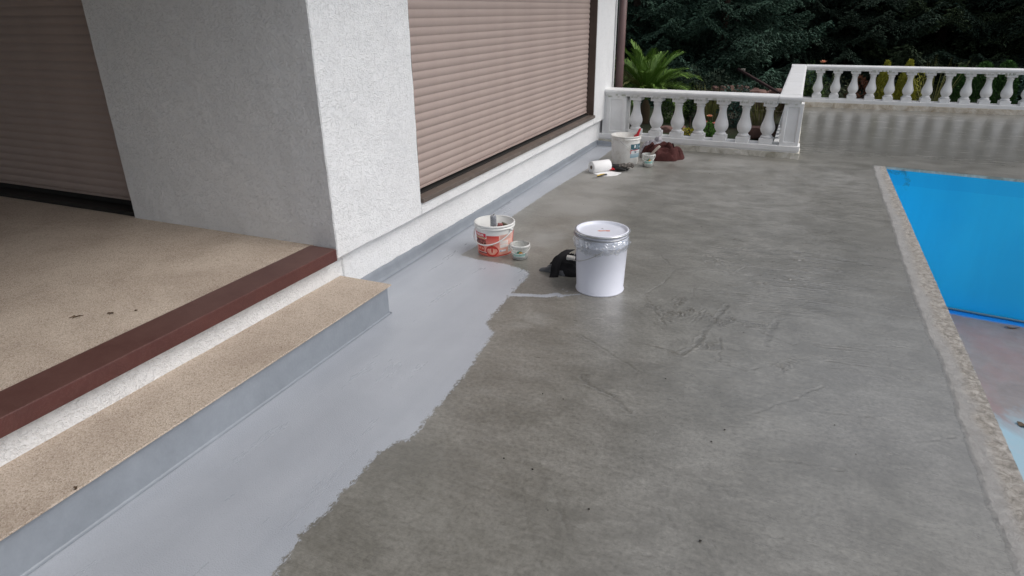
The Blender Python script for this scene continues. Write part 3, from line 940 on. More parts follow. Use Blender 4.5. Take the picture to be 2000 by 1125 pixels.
class Print:
    """flat print wrapped round a tapered bucket"""
    def __init__(s, r0, r1, h, phi0):
        s.r0, s.r1, s.h, s.phi = r0, r1, h, phi0
        s.V, s.F, s.Cc = [], [], []
    def m(s, a, z, lay):
        r = s.r0 + (s.r1 - s.r0) * z / s.h + .0011 + .0004 * lay
        t = s.phi + math.radians(a)
        return (r * math.cos(t), r * math.sin(t), z)
    def rect(s, a0, a1, z0, z1, col, lay=0, col2=None):
        na = max(1, int(abs(a1 - a0) / 4)); nz = 1 if col2 is None else 6
        b = len(s.V)
        for j in range(nz + 1):
            for i in range(na + 1):
                t = j / nz
                s.V.append(s.m(a0 + (a1 - a0) * i / na, z0 + (z1 - z0) * t, lay))
                c = col if col2 is None else tuple(col[k] * (1 - t) + col2[k] * t for k in range(3))
                s.Cc.append(c)
        for j in range(nz):
            for i in range(na):
                q = b + j * (na + 1) + i
                s.F.append((q, q + 1, q + na + 2, q + na + 1))
    def disc(s, a, z, ra, rz, col, lay=1, n=24, wob=0, col2=None):
        b = len(s.V); s.V.append(s.m(a, z, lay)); s.Cc.append(col2 or col)
        for i in range(n):
            t = 2 * PI * i / n; k = 1 + wob * math.cos(5 * t)
            s.V.append(s.m(a + ra * k * math.cos(t), z + rz * k * math.sin(t), lay)); s.Cc.append(col)
        for i in range(n): s.F.append((b, b + 1 + i, b + 1 + (i + 1) % n))
    def text(s, body, a, z, size, col, lay=3, sx=1.0, rot=0.0, shear=0.0, bold=0.0):
        cu = bpy.data.curves.new('t', 'FONT'); cu.body = body; cu.size = size; cu.align_x = 'CENTER'; cu.align_y = 'CENTER'
        cu.offset = bold; cu.shear = shear; cu.resolution_u = 3
        o = bpy.data.objects.new('t', cu); C.objects.link(o)
        me = bpy.data.meshes.new_from_object(o)
        rm = s.r0 + (s.r1 - s.r0) * z / s.h
        b = len(s.V)
        for v in me.vertices:
            x, y = v.co.x * sx, v.co.y
            x, y = x * math.cos(rot) - y * math.sin(rot), x * math.sin(rot) + y * math.cos(rot)
            s.V.append(s.m(a + math.degrees(x / rm), z + y, lay)); s.Cc.append(col)
        for p in me.polygons: s.F.append(tuple(b + i for i in p.vertices))
        bpy.data.objects.remove(o); bpy.data.meshes.remove(me); bpy.data.curves.remove(cu)
    def build(s, parent, name='label', mat=None):
        me = bpy.data.meshes.new(name); me.from_pydata(s.V, [], s.F); me.update()
        ca = me.color_attributes.new('Col', 'FLOAT_COLOR', 'POINT')
        for i, c in enumerate(s.Cc): ca.data[i].color = (c[0], c[1], c[2], 1)
        return link(name, me, mat or printed('label_print'), parent)

def bail(bm, zm, R, drop, a_axis, rad, n=28, side=1, k=1.0, up=False):
    """hanging handle: pivots at angle a_axis and a_axis+180, swings to the side a_axis+side*90"""
    ax = Vector((math.cos(a_axis), math.sin(a_axis), 0)); fr = Vector((math.cos(a_axis + side * PI / 2), math.sin(a_axis + side * PI / 2), 0))
    pts = []
    for i in range(n + 1):
        t = PI * i / n
        pts.append(ax * (R * math.cos(t)) + fr * (R * k * math.sin(t)) + Vector((0, 0, zm - drop * math.sin(t) ** .9)))
    tube(bm, pts, rad, 8)
    return bm

def bucket(name, loc, r0, r1, h, mat, rimw=.006, rimh=.03):
    b = empty(name, loc)
    wall = .0022
    prof = [(0.001, .004), (r0 * .93, .004), (r0 * .985, .0), (r0, .004), (r1, h - rimh)]
    inner = [(r1 - wall, h - .004), (r0 - wall, .010), (.001, .008)]
    obj('body', lathe(prof + [(r1, h - .006)] + inner, 56), mat, b, True)
    e = r1 + rimw
    obj('rim', lathe([(r1 + .0005, h - rimh - .010), (e - .002, h - rimh - .010), (e, h - rimh - .006), (e, h - rimh), (r1 + .002, h - rimh + .002), (r1 + .002, h - .014), (e - .001, h - .012), (e + .001, h - .006), (e - .001, h), (r1 - .001, h + .0005), (r1 - wall - .0005, h - .004)], 56), mat, b, True)
    return b

# ---- tomato ketchup bucket
kc = (-1.872, 4.005)
kb = bucket('bucket', (kc[0], kc[1], 0), .121, .137, .232, white_pl, .008, .022)
tag(kb, 'open white plastic bucket with a red tomato ketchup label, holding a paint roller', 'bucket')
kphi = math.atan2(0 - kc[1], 0 - kc[0])
P = Print(.121, .137, .209, kphi)
red = (.62, .035, .025); pink = (.86, .40, .32); dred = (.50, .02, .02); wht = (.85, .84, .82); blk = (.02, .015, .015)
P.rect(-125, 12, .060, .160, pink, 0, red); P.rect(-125, 12, .004, .060, (.68, .10, .07), 0, pink); 
P.rect(12, 70, .006, .165, (.80, .36, .27), 0, (.83, .55, .48)); P.rect(70, 150, .006, .172, (.55, .06, .05), 0, (.6, .1, .09))
P.rect(12.5, 70, .006, .018, (.60, .10, .07), 1)
P.rect(-82, -27, .136, .176, wht, 1); P.rect(-80, -28.5, .144, .174, (.62, .02, .05), 2); P.rect(-78, -30, .138, .143, (.20, .36, .06), 2)
P.text('WERDER', -54, .159, .021, wht, 4, 1.0, bold=.0006)
P.text('TOMATEN', -54, .119, .025, blk, 4, .92, bold=.0007)
P.text('KETCHUP', -54, .097, .027, blk, 4, .95, bold=.0007)
P.disc(-51, .058, 15, .028, (.60, .03, .02), 2, col2=(.75, .16, .09)); P.disc(-10, .047, 21, .041, (.58, .02, .015), 3, wob=.02, col2=(.72, .07, .04))
P.disc(-10, .043, 14, .026, (.80, .30, .22), 4, col2=(.88, .55, .42)); P.disc(-10, .052, 3, .020, (.62, .05, .03), 5)
for k in range(5):
    t = -PI / 2 + PI * (k - 0) / 4 + PI / 2
    P.rect(-10 + 9 * math.cos(t) * .0, -10 + 1.5, .083, .089, (.05, .13, .02), 5)
    a0 = -10; z0 = .085
    b_ = len(P.V); P.V += [P.m(a0 - 1.3, z0, 6), P.m(a0 + 1.3, z0, 6), P.m(a0 + 10 * math.cos(t), z0 + .012 * math.sin(t) + .003, 6)]; P.Cc += [(.06, .15, .02)] * 3; P.F.append((b_, b_ + 1, b_ + 2))
    b_ = len(P.V); P.V += [P.m(-53, .078, 6), P.m(-49, .078, 6), P.m(-51 + 8 * math.cos(t), .080 + .009 * math.sin(t), 6)]; P.Cc += [(.06, .15, .02)] * 3; P.F.append((b_, b_ + 1, b_ + 2))
P.rect(-66, -28, .024, .030, (.12, .02, .03), 4); P.rect(-66, -28, .032, .035, wht, 4)
for k in range(7): P.rect(16, 64 - (k % 3) * 5, .160 - k * .0048, .1618 - k * .0048, (.55, .32, .28), 2)
P.rect(16, 44, .098, .122, (.86, .80, .76), 2); P.rect(16, 44, .070, .095, (.88, .84, .80), 2)
for k in range(4): P.rect(19, 40, .101 + k * .005, .1025 + k * .005, (.60, .50, .47), 3); P.rect(19, 38, .074 + k * .005, .0755 + k * .005, (.60, .50, .47), 3)
P.rect(14, 36, .040, .053, (.86, .84, .86), 2); P.disc(18, .046, 2.2, .004, (.05, .08, .3), 3)
P.text('F', 48, .104, .010, blk, 4); P.text('EST', 52, .084, .010, (.25, .05, .04), 4)
P.rect(46, 66, .028, .082, (.86, .82, .79), 2)
for k in range(13): P.rect(48 , 64, .0315 + k * .0036, .0315 + k * .0036 + (.0012 if k % 3 else .0022), (.08, .06, .06), 3)
P.build(kb)
bm = bmesh.new(); bail(bm, .192, .150, .098, kphi + math.radians(52), .0042, side=-1, k=1.0)
obj('handle', bm, white_pl, kb, True)
bm = bmesh.new()
for a in (52, 232):
    t = kphi + math.radians(a); c_ = Vector((math.cos(t) * .143, math.sin(t) * .143, .194))
    tube(bm, [c_ - Vector((math.cos(t), math.sin(t), 0)) * .008, c_ + Vector((math.cos(t), math.sin(t), 0)) * .012], .009, 12)
obj('handle_lug', bm, white_pl, kb, True)

# roller sleeve standing in the bucket
def fuzzy(name, col):
    m = M(name); n1 = m.noise(240, 4, .7); m.col(m.ramp(n1, [(.35, tuple(c * .45 for c in col)), (.65, col)])); m.p(Roughness=.95)
    m.bump(n1, 1.0, .004); return m.m
rs_ = empty('paint_roller', (kc[0] - .035, kc[1] + .055, .115))
rs_.rotation_euler = (.10, .04, 0)
tag(rs_, 'grey nap paint roller sleeve standing in the ketchup bucket', 'paint roller')
def fuzz(a, r, z, p):
    k = 1 + .05 * mnoise.noise(Vector((p[0] * 160, p[1] * 160, z * 160)))
    return (p[0] * k, p[1] * k, z)
obj('sleeve', lathe([(.002, -.01), (.019, -.01), (.022, 0)] + [(.0225, .01 * i) for i in range(1, 14)] + [(.020, .139), (.012, .142)], 26, fn=fuzz), fuzzy('roller_nap', (.34, .36, .40)), rs_, True)
obj('core', lathe([(.012, .136), (.012, .146), (.009, .146), (.009, .12)], 20), simple('roller_core', (.5, .5, .52), .4), rs_)
bm = bmesh.new(); tube(bm, [(0, 0, .14), (.004, .0, .154), (.016, 0, .157)], .003, 8); obj('wire_frame', bm, MAT['metal'], rs_, True)
# sponge and rag pieces in the bucket
def lumpy_box(name, s, mat, parent=None, amp=.004, seed=1, cuts=3, taper=0.0):
    bm = bmesh.new(); box(bm, -s[0] / 2, s[0] / 2, -s[1] / 2, s[1] / 2, -s[2] / 2, s[2] / 2, min(s) * .2, 2)
    bmesh.ops.subdivide_edges(bm, edges=bm.edges[:], cuts=cuts, use_grid_fill=True)
    for v in bm.verts:
        p = v.co * 40 + Vector((seed * 3.1, 0, 0))
        k = 1 - taper * (v.co.z / s[2] + .5)
        v.co.x *= k; v.co.y *= k
        v.co += Vector((mnoise.noise(p), mnoise.noise(p + Vector((3, 3, 3))), mnoise.noise(p + Vector((8, 2, 1))))) * amp
    return obj(name, bm, mat, parent, True)
sp1 = lumpy_box('sponge', (.055, .035, .09), simple('dull_red_sponge', (.26, .09, .085), .9, bump=.002), None, .003, 1, 3, .35)
sp1.location = (kc[0] + .022, kc[1] + .030, .165); sp1.rotation_euler = (.25, .2, .5)
tag(sp1, 'dull red sponge wedge lying in the ketchup bucket beside the roller', 'sponge')
sp2 = lumpy_box('putty_knife', (.09, .012, .06), simple('olive_grey_handle', (.15, .14, .10), .6), None, .002, 2, 2)
sp2.location = (kc[0] + .075, kc[1] + .045, .175); sp2.rotation_euler = (.2, .2, -.15)
tag(sp2, 'olive brown flat tool lying in the ketchup bucket against its right side', 'tool')

# ---- clear dessert tubs
def clear_tub(loc, r0, r1, h, label, lidcol, phi, handle=True, opac=.42):
    t = empty('plastic_tub', loc)
    tag(t, label, 'tub', 'small clear plastic tubs')
    mt = clear_plastic('clear_tub_plastic', (.72, .73, .71), opac)
    obj('body', lathe([(.001, .003), (r0 * .92, .003), (r0, .006), (r1, h - .012), (r1, h), (r1 - .0015, h), (r1 - .0018, h - .012), (r0 - .0015, .008), (.001, .005)], 44), mt, t, True)
    obj('rim', lathe([(r1, h - .016), (r1 + .004, h - .015), (r1 + .004, h - .004), (r1 + .002, h), (r1 - .002, h + .0005)], 44), clear_plastic('tub_rim_plastic', (.78, .78, .76), .75), t, True)
    P = Print(r0, r1, h - .0125, phi)
    P.rect(-45, 34, h * .22, h * .50, (.46, .70, .66), 0); P.rect(-45, 34, h * .22, h * .30, (.72, .74, .72), 1)
    for k in range(11): P.rect(-40 + k * 6.6, -37 + k * 6.6, h * .235, h * .285, (.15, .17, .16), 2)
    P.disc(-2, h * .52, 19, h * .17, (.03, .26, .16), 2, 18); P.disc(4, h * .53, 12, h * .11, (.78, .34, .06), 3, 18); P.rect(-22, 22, h * .36, h * .515, (.46, .70, .66), 4)
    P.text('PFLAUMENMUS', -5, h * .41, h * .115, (.04, .26, .20), 6, 1.0, shear=.2)
    P.build(t)
    # dregs of slurry in the bottom
    obj('residue', lathe([(.001, h * .20), (r0 + (r1 - r0) * .2 - .004, h * .205), (r0 - .003, .010), (.001, .009)], 32), simple('grey_residue', (.30, .31, .31), .5), t, True)
    if handle:
        bm = bmesh.new(); bail(bm, h - .010, r1 + .007, h * .42, phi + math.radians(78), .0020, side=-1, k=1.0)
        obj('handle', bm, clear_plastic('tub_handle_plastic', (.75, .75, .73), .85), t, True)
    return t
tc = (-1.652, 3.945)
clear_tub((tc[0], tc[1], 0), .054, .067, .108, 'small empty clear plastic tub in front of the ketchup bucket', None, math.atan2(-tc[1], -tc[0]))
uc = (-1.455, 7.165)
clear_tub((uc[0], uc[1], 0), .058, .070, .138, 'small clear plastic tub with a stirring stick beside the large white bucket', None, math.atan2(-uc[1], -uc[0]) + .2)
bm = bmesh.new(); tube(bm, [(-1.485, 7.16, .03), (-1.43, 7.185, .13), (-1.37, 7.21, .20), (-1.345, 7.22, .222)], [.010, .012, .0155, .013], 12)
stick = obj('brush_handle', bm, simple('pale_wooden_handle', (.36, .31, .27), .6), None, True)
tag(stick, 'pale round brush handle leaning out of the small tub by the rags', 'brush')

# ---- big grubby bucket
bc = (-1.738, 7.245)
bb = bucket('bucket', (bc[0], bc[1], 0), .146, .162, .318, dirty_pl, .007, .03)
tag(bb, 'large grubby white plastic bucket standing near the balustrade with a red tool inside', 'bucket')
bphi = math.atan2(-bc[1], -bc[0])
P = Print(.146, .162, .287, bphi)
P.rect(22, 100, .085, .235, (.70, .72, .73), 0); P.rect(22, 100, .165, .235, (.035, .11, .14), 1)
P.rect(22, 100, .085, .130, (.20, .33, .40), 1, (.42, .52, .57)); P.rect(22, 24.5, .13, .17, (.6, .04, .05), 2); P.rect(22, 60, .166, .172, (.6, .04, .05), 2)
P.rect(38, 44, .195, .225, (.80, .80, .80), 2); P.rect(50, 58, .180, .230, (.16, .24, .28), 2); P.rect(64, 80, .19, .21, (.35, .45, .5), 2)
P.text('Ba', 46, .148, .032, (.03, .08, .12), 4, .85, bold=.0008)
P.build(bb)
bm = bmesh.new(); bail(bm, .272, .172, .125, bphi - math.radians(20), .0022, side=1, k=1.0)
obj('handle', bm, MAT['metal'], bb, True)
tool = empty('scraper', (bc[0] + .085, bc[1] - .005, .20)); tool.rotation_euler = (-.12, .32, 0)
tag(tool, 'red handled tool sticking up out of the large white bucket', 'tool')
redm = simple('red_plastic_grip', (.50, .02, .03), .4)
bm = bmesh.new(); tube(bm, [(0, 0, 0), (0, 0, .07), (0, 0, .15), (.002, 0, .19), (.004, 0, .205)], [.018, .020, .015, .012, .007], 12); obj('grip', bm, redm, tool, True)
bm = bmesh.new(); tube(bm, [(-.018, 0, .06), (-.02, 0, .11), (-.014, 0, .13)], [.014, .012, .006], 10); obj('trigger', bm, redm, tool, True)
obj('blade', box(bmesh.new(), -.03, .03, -.001, .001, -.12, 0), MAT['metal'], tool)

# ---- cloths
def cloth_heap(name, loc, rx, ry, h, mat, seed, folds=7, n=110, sharp=1.0, tilt=0, flat=False):
    bm = bmesh.new(); R_ = []
    for j in range(n // 2 + 1):
        row = []
        for i in range(n):
            a = 2 * PI * i / n; t = j / (n // 2)
            px, py = math.cos(a) * t, math.sin(a) * t
            q = Vector((px * 1.3 + seed, py * 1.3, seed * .7))
            w = Vector((mnoise.noise(q * 1.4), mnoise.noise(q * 1.4 + Vector((9, 0, 0))), mnoise.noise(q * 1.2 + Vector((0, 9, 0)))))
            q2 = q + w * .65
            ph = 6.2 * mnoise.noise(q2 * .85) + 2.4 * (px * math.cos(seed) + py * math.sin(seed)) + 1.2
            rid = abs(math.sin(ph)) ** .8
            rid2 = abs(math.sin(6 * mnoise.noise(q2 * 1.2 + Vector((4, 4, 4))) + 1.1 * px))
            gdx = math.cos(ph) * 1.6 * (1 - t ** 3)
            base = max(0, 1 - t ** 2.2) ** .62
            edge = 1 + .26 * mnoise.noise(Vector((math.cos(a) * 1.5 + seed, math.sin(a) * 1.5, 0)))
            z = h * base * (.50 + .34 * rid + .16 * rid2 + .35 * w.y) + .004
            w = w + Vector((gdx, gdx * .6, 0))
            row.append(bm.verts.new((rx * px * edge + .05 * rx * w.x, ry * py * edge + .05 * ry * w.y, max(.002, z * (1 if t < 1 else 0)))))
        R_.append(row)
    for j in range(1, n // 2):
        for i in range(n): bm.faces.new((R_[j][i], R_[j + 1][i], R_[j + 1][(i + 1) % n], R_[j][(i + 1) % n]))
    bm.faces.new([R_[1][i] for i in range(n)])
    for v in R_[0]: bm.verts.remove(v)
    o = obj(name, bm, mat, None, True); o.location = loc; o.rotation_euler = (0, 0, tilt)
    return o
def cloth_mat(name, a, b, rough=.92):
    m = M(name); m.col(m.ramp(m.noise(14, 5, .6), [(.3, a), (.7, b)])); m.p(Roughness=rough)
    wv = m.noise(420, 2, .5); m.bump(wv, .4, .0015)
    m.b.inputs['Specular IOR Level'].default_value = .2
    return m.m
rag = cloth_heap('rag', (-1.36, 7.62, 0), .235, .16, .185, cloth_mat('maroon_cotton', (.046, .016, .015), (.085, .030, .028)), 3.3, 5, 130, tilt=.35)
tag(rag, 'crumpled maroon cotton rag lying at the foot of the near balustrade', 'rag')
rag2 = cloth_heap('rag', (-1.53, 7.66, 0), .12, .13, .16, rag.data.materials[0], 8.1, 4, 80)
tag(rag2, 'smaller maroon cloth bunched between the large bucket and the maroon rag heap', 'rag')
foil = cloth_heap('plastic_sheet', (-1.52, 7.86, .0), .17, .10, .20, clear_plastic('greyish_polythene', (.50, .48, .52), .8, .3), 12.4, 3, 90, tilt=.2)
tag(foil, 'crumpled greyish polythene sheet between the rags and the balustrade', 'plastic sheet')

# ---- black bundle behind the tin
bk = empty('black_bundle', (-1.24, 3.85, 0))
tag(bk, 'black fabric bundle with a hanging strap lying behind the white metal tin', 'fabric bundle')
blkcloth = cloth_mat('black_fabric', (.010, .010, .011), (.022, .021, .023))
o = cloth_heap('fabric', (.02, .0, 0), .185, .115, .125, blkcloth, 21.0, 3, 90, tilt=.25); o.parent = bk
o = cloth_heap('side_panel', (-.03, -.045, 0), .165, .065, .062, simple('scuffed_dark_grey_vinyl', (.085, .088, .095), .28, bump=.003, bs=30), 5.5, 4, 70, tilt=.1); o.parent = bk
bm = bmesh.new()
sp_ = [(-.02, .03, .135), (-.035, -.02, .134), (-.05, -.07, .122), (-.064, -.105, .100), (-.070, -.128, .060), (-.070, -.140, .018), (-.066, -.165, .006)]
R1 = []
for i, p in enumerate(sp_):
    w = .026; R1.append([bm.verts.new((p[0] + s * w, p[1] + s * .012, p[2] + z)) for z in (0, .004) for s in (-1, 1)])
for a, b in zip(R1[:-1], R1[1:]):
    for q in ((0, 1, 1, 0), (2, 3, 3, 2), (0, 2, 2, 0), (1, 3, 3, 1)): bm.faces.new((a[q[0]], a[q[1]], b[q[2]], b[q[3]]))
for r in (R1[0], R1[-1]): bm.faces.new((r[0], r[1], r[3], r[2]))
bmesh.ops.recalc_face_normals(bm, faces=bm.faces)
obj('strap', bm, blkcloth, bk, True)
o = lumpy_box('tag', (.055, .03, .022), simple('off_white_lint', (.62, .60, .56), .8), bk, .004, 5); o.location = (.02, -.085, .125); o.rotation_euler = (.3, .1, .2)

# ---- white metal tin
tn = (-.985, 3.640)
tin = empty('paint_tin', (tn[0], tn[1], 0))
tag(tin, 'large white metal tin with lid on and clear plastic film bunched under it', 'paint tin')
tphi = math.atan2(-tn[1], -tn[0])
def tinmat(name, col):
    m = M(name); n1 = m.noise(4, 4, .6)
    c = m.ramp(n1, [(.3, tuple(x * .96 for x in col)), (.7, col)])
    chip = m.ramp(m.noise(30, 5, .8, .5), [(.70, 0), (.715, 1)])
    c = m.mix(m.math('MULTIPLY', chip, .6), c, (.22, .22, .25))
    m.col(c); m.p(Roughness=.30); m.bump(m.noise(7, 2, .4), .15, .004); return m.m
tw = tinmat('bluish_white_tin_enamel', (.70, .72, .81))
def tin_h(z): return .1445 + (.160 - .1445) * z / .36
prof = [(.001, .006), (.138, .006), (.143, .0), (.149, .0005), (.1505, .005), (.149, .011), (tin_h(.014), .014), (tin_h(.30), .30), (tin_h(.30) + .003, .304), (tin_h(.30) + .003, .310), (tin_h(.315), .314), (tin_h(.33), .33), (tin_h(.355), .374), (.001, .3735)]
obj('body', lathe(prof, 72), tw, tin, True)
lid = obj('lid', lathe([(.001, .374), (.128, .374), (.136, .374), (.142, .377), (.146, .384), (.151, .3905), (.156, .391), (.159, .388), (.160, .375)], 72), tinmat('white_lid_enamel', (.74, .76, .84)), tin, True)
obj('locking_ring', lathe([(.159, .3865), (.163, .3885), (.1675, .387), (.169, .382), (.1675, .377), (.163, .375), (.159, .375)], 72), simple('zinc_locking_ring', (.55, .56, .58), .25, .7), tin, True)
# lower lip of the loosely seated can mouth, set off to the left
lp = obj('can_mouth', lathe([(.157, .364), (.166, .363), (.168, .359), (.166, .355), (.160, .353)], 72), simple('zinc_can_mouth', (.36, .37, .39), .3, .85), tin, True)
lp.location = (-.006, .0, 0)
def crump(a, r, z, p):
    q = Vector((math.cos(a) * 3.0, math.sin(a) * 3.0, z * 22))
    n1 = abs(mnoise.noise(q * 1.5)); n2 = abs(mnoise.noise(q * 3.6 + Vector((4, 2, 0))))
    env = max(0, math.sin(PI * (z - .262) / .10))
    k = 1.003 + env * (.085 * n1 + .055 * n2)
    dz = .022 * mnoise.noise(Vector((math.cos(a) * 3.5, math.sin(a) * 3.5, 3))) * (1 if z < .29 else .3)
    return (p[0] * k, p[1] * k, z + dz)
def film_mat():
    m = M('crinkled_clear_film')
    tr = m.n('ShaderNodeBsdfTransparent'); tr.inputs[0].default_value = (.94, .95, .96, 1)
    m.col((.80, .82, .84)); m.p(Roughness=.07)
    lw = m.n('ShaderNodeLayerWeight'); lw.inputs[0].default_value = .45
    f = m.math('ADD', m.math('MULTIPLY', lw.outputs['Facing'], .30), m.math('ADD', .16, m.math('MULTIPLY', m.ramp(m.noise(26, 3, .6, 1.5), [(.5, 0), (.6, 1)]), .3)), clamp=True)
    mx = m.n('ShaderNodeMixShader'); m.t.links.new(f, mx.inputs[0])
    m.t.links.new(tr.outputs[0], mx.inputs[1]); m.t.links.new(m.b.outputs[0], mx.inputs[2]); m.t.links.new(mx.outputs[0], m.out.inputs[0])
    m.p(Metallic=.85); m.bump(m.noise(26, 2, .5, 1.5), .7, .006)
    return m.m
obj('film', lathe([(.159, .350), (.162, .342), (.164, .334), (.166, .326), (.168, .318), (.167, .310), (.165, .302), (.162, .294), (.158, .286), (.157, .278), (.1575, .270)], 84, fn=crump), film_mat(), tin, False)
bm = bmesh.new(); bail(bm, .302, .168, .105, tphi + math.radians(4), .0021, side=-1, k=1.0)
obj('handle', bm, MAT['metal'], tin, True)
# orange sticker and grey mark on the lid
bm = bmesh.new()
a = tphi + PI / 2
ux = Vector((math.cos(a), math.sin(a), 0)); uy = Vector((-ux.y, ux.x, 0))
def lidpt(u, v, z=.3748): q = ux * u + uy * v; return (q.x, q.y, z)
bm.faces.new([bm.verts.new(lidpt(*p)) for p in [(-.030, .000), (-.018, -.010), (-.002, -.008), (.020, -.002), (.026, -.006), (.045, -.004), (.046, .012), (.028, .014), (.004, .011), (-.014, .008)]])
stk = obj('sticker', bm, simple('orange_red_sticker', (.72, .16, .06), .4, var=.25, vs=60), lid)
bm = bmesh.new()
bm.faces.new([bm.verts.new(lidpt(*p, z=.3752)) for p in [(-.012, .001), (-.012, .006), (.024, .010), (.024, .005)]])
obj('sticker_stripe', bm, simple('sticker_white_stripe', (.78, .70, .66), .4), lid)
bm = bmesh.new()
bm.faces.new([bm.verts.new(lidpt(*p)) for p in [(-.008, .042), (.008, .042), (.002, .054), (-.003, .054)]])
obj('stamp', bm, simple('grey_lid_stamp', (.30, .30, .34), .5), lid)

# ---- kitchen paper roll with its loose sheet, knife and gloves
pr_ = empty('paper_roll', (-1.945, 6.62, .062), math.atan2(.19, .155))
tag(pr_, 'white kitchen paper roll lying on its side beside the large white bucket', 'paper roll')
paper = simple('white_tissue_paper', (.80, .80, .80), .9, var=.03, bump=.001, bs=60)
bm = lathe([(.021, 0), (.060, 0), (.062, .003), (.062, .222), (.060, .225), (.021, .225), (.021, 0)], 40)
bmesh.ops.rotate(bm, verts=bm.verts, matrix=Matrix.Rotation(PI / 2, 3, 'Y'))
obj('roll', bm, paper, pr_, True)
bm = lathe([(.0205, .001), (.0205, .224), (.018, .224), (.018, .001), (.0205, .001)], 24)
bmesh.ops.rotate(bm, verts=bm.verts, matrix=Matrix.Rotation(PI / 2, 3, 'Y'))
obj('cardboard_core', bm, simple('grey_cardboard', (.22, .18, .15), .9), pr_, True)
bm = bmesh.new(); n_ = 14; Rr = []
for i in range(n_ + 1):
    row = []
    for j in range(n_ + 1):
        u = i / n_; v = j / n_
        x = .005 + u * .225 + .02 * (v ** 2) * u; y = -.005 - v * .20 - .03 * math.sin(u * PI) * v
        z = -.060 + .003 * mnoise.noise(Vector((x * 22, y * 22, 0))) + .001 + (.016 * max(0, (u - .72)) * 3 * v * v)
        row.append(bm.verts.new((x, y, z)))
    Rr.append(row)
for i in range(n_):
    for j in range(n_): bm.faces.new((Rr[i][j], Rr[i + 1][j], Rr[i + 1][j + 1], Rr[i][j + 1]))
sh = obj('loose_sheet', bm, paper, pr_, True)
md = sh.modifiers.new('t', 'SOLIDIFY'); md.thickness = .0008

kn = empty('utility_knife', (-1.80, 6.50, .012), math.atan2(.207, .09) - .02)
tag(kn, 'yellow and black utility knife lying on the loose sheet of paper', 'knife')
kbm = bmesh.new(); tube(kbm, [(-.06, 0, 0), (-.045, .001, .002), (0, .004, .003), (.05, .0, .002), (.075, -.006, 0), (.082, -.008, 0)], [.007, .011, .012, .0125, .013, .008], 12)
for v in kbm.verts: v.co.z *= .7
obj('handle', kbm, simple('black_knife_rubber', (.015, .015, .015), .5), kn, True)
kbm = bmesh.new(); tube(kbm, [(-.062, 0, .003), (-.045, .003, .005), (0, .006, .0065), (.055, .003, .006)], [.004, .0095, .010, .008], 10)
for v in kbm.verts: v.co.z = v.co.z * .8 + .002
obj('grip_shell', kbm, simple('yellow_knife_shell', (.62, .42, .05), .4), kn, True)
kbm = bmesh.new(); bs_ = [(-.06, -.006), (-.06, .007), (-.115, .007), (-.125, -.006)]
A = [kbm.verts.new((x, y, .001)) for x, y in bs_]; B = [kbm.verts.new((x, y, .0022)) for x, y in bs_]
kbm.faces.new(A); kbm.faces.new(B[::-1])
for i in range(4): kbm.faces.new((A[i], B[i], B[(i + 1) % 4], A[(i + 1) % 4]))
obj('blade', kbm, MAT['metal'], kn)

def glove(loc, rz, label, palm_mat, cuff_mat, seed, tilt=0.0):
    g = empty('work_glove', loc, rz); g.rotation_euler = (tilt, 0, rz)
    tag(g, label, 'glove', 'work gloves by the large bucket')
    rr = random.Random(seed)
    bm = bmesh.new()
    tube(bm, [(0, 0, .02), (.03, 0, .022), (.07, .002, .024), (.10, .0, .022), (.115, 0, .02)], [.030, .040, .046, .044, .036], 14)
    for v in bm.verts: v.co.z = .02 + (v.co.z - .02) * .42
    for k in range(4):
        y = .033 - k * .022; L = (.062, .074, .070, .055)[k]
        dy = (y * .25) + rr.uniform(-.006, .006); c = rr.uniform(.0, .02)
        tube(bm, [(.10, y, .02), (.10 + L * .5, y + dy * .6, .026 + c * .4), (.10 + L * .85, y + dy, .021 + c * .1), (.10 + L, y + dy * 1.1, .016)], [.0125, .0125, .0115, .007], 8)
    tube(bm, [(.04, -.03, .02), (.07, -.058, .024), (.105, -.066, .02), (.12, -.067, .018)], [.016, .0145, .012, .007], 8)
    for v in bm.verts:
        p = v.co * 60 + Vector((seed, 0, 0)); v.co += Vector((mnoise.noise(p), mnoise.noise(p + Vector((4, 0, 0))), mnoise.noise(p + Vector((0, 6, 0))))) * .003
    obj('hand', bm, palm_mat, g, True)
    bm = bmesh.new(); tube(bm, [(.012, 0, .02), (-.02, 0, .020), (-.055, .002, .019), (-.075, .002, .019)], [.034, .032, .036, .038], 14, cap=True)
    for v in bm.verts: v.co.z = .02 + (v.co.z - .02) * .38
    obj('cuff', bm, cuff_mat, g, True)
    return g
redk = cloth_mat('red_knit', (.30, .012, .018), (.45, .02, .03)); blk2 = cloth_mat('black_latex_palm', (.012, .012, .013), (.03, .03, .03), .6)
mott = M('cement_smeared_glove'); mott.col(mott.ramp(mott.noise(38, 5, .7), [(.42, (.03, .027, .024)), (.55, (.20, .18, .16)), (.68, (.42, .40, .38))])); mott.p(Roughness=.8)
glove((-1.752, 6.80, .004), math.atan2(.20, .30) - .1, 'red knitted work glove with black palm lying flat under the grey smeared one', blk2, redk, 2)
glove((-1.715, 6.86, .030), math.atan2(.16, .30) - .1, 'cement smeared grey work glove lying on top of the red and black glove', mott.m, blk2, 5, .15)

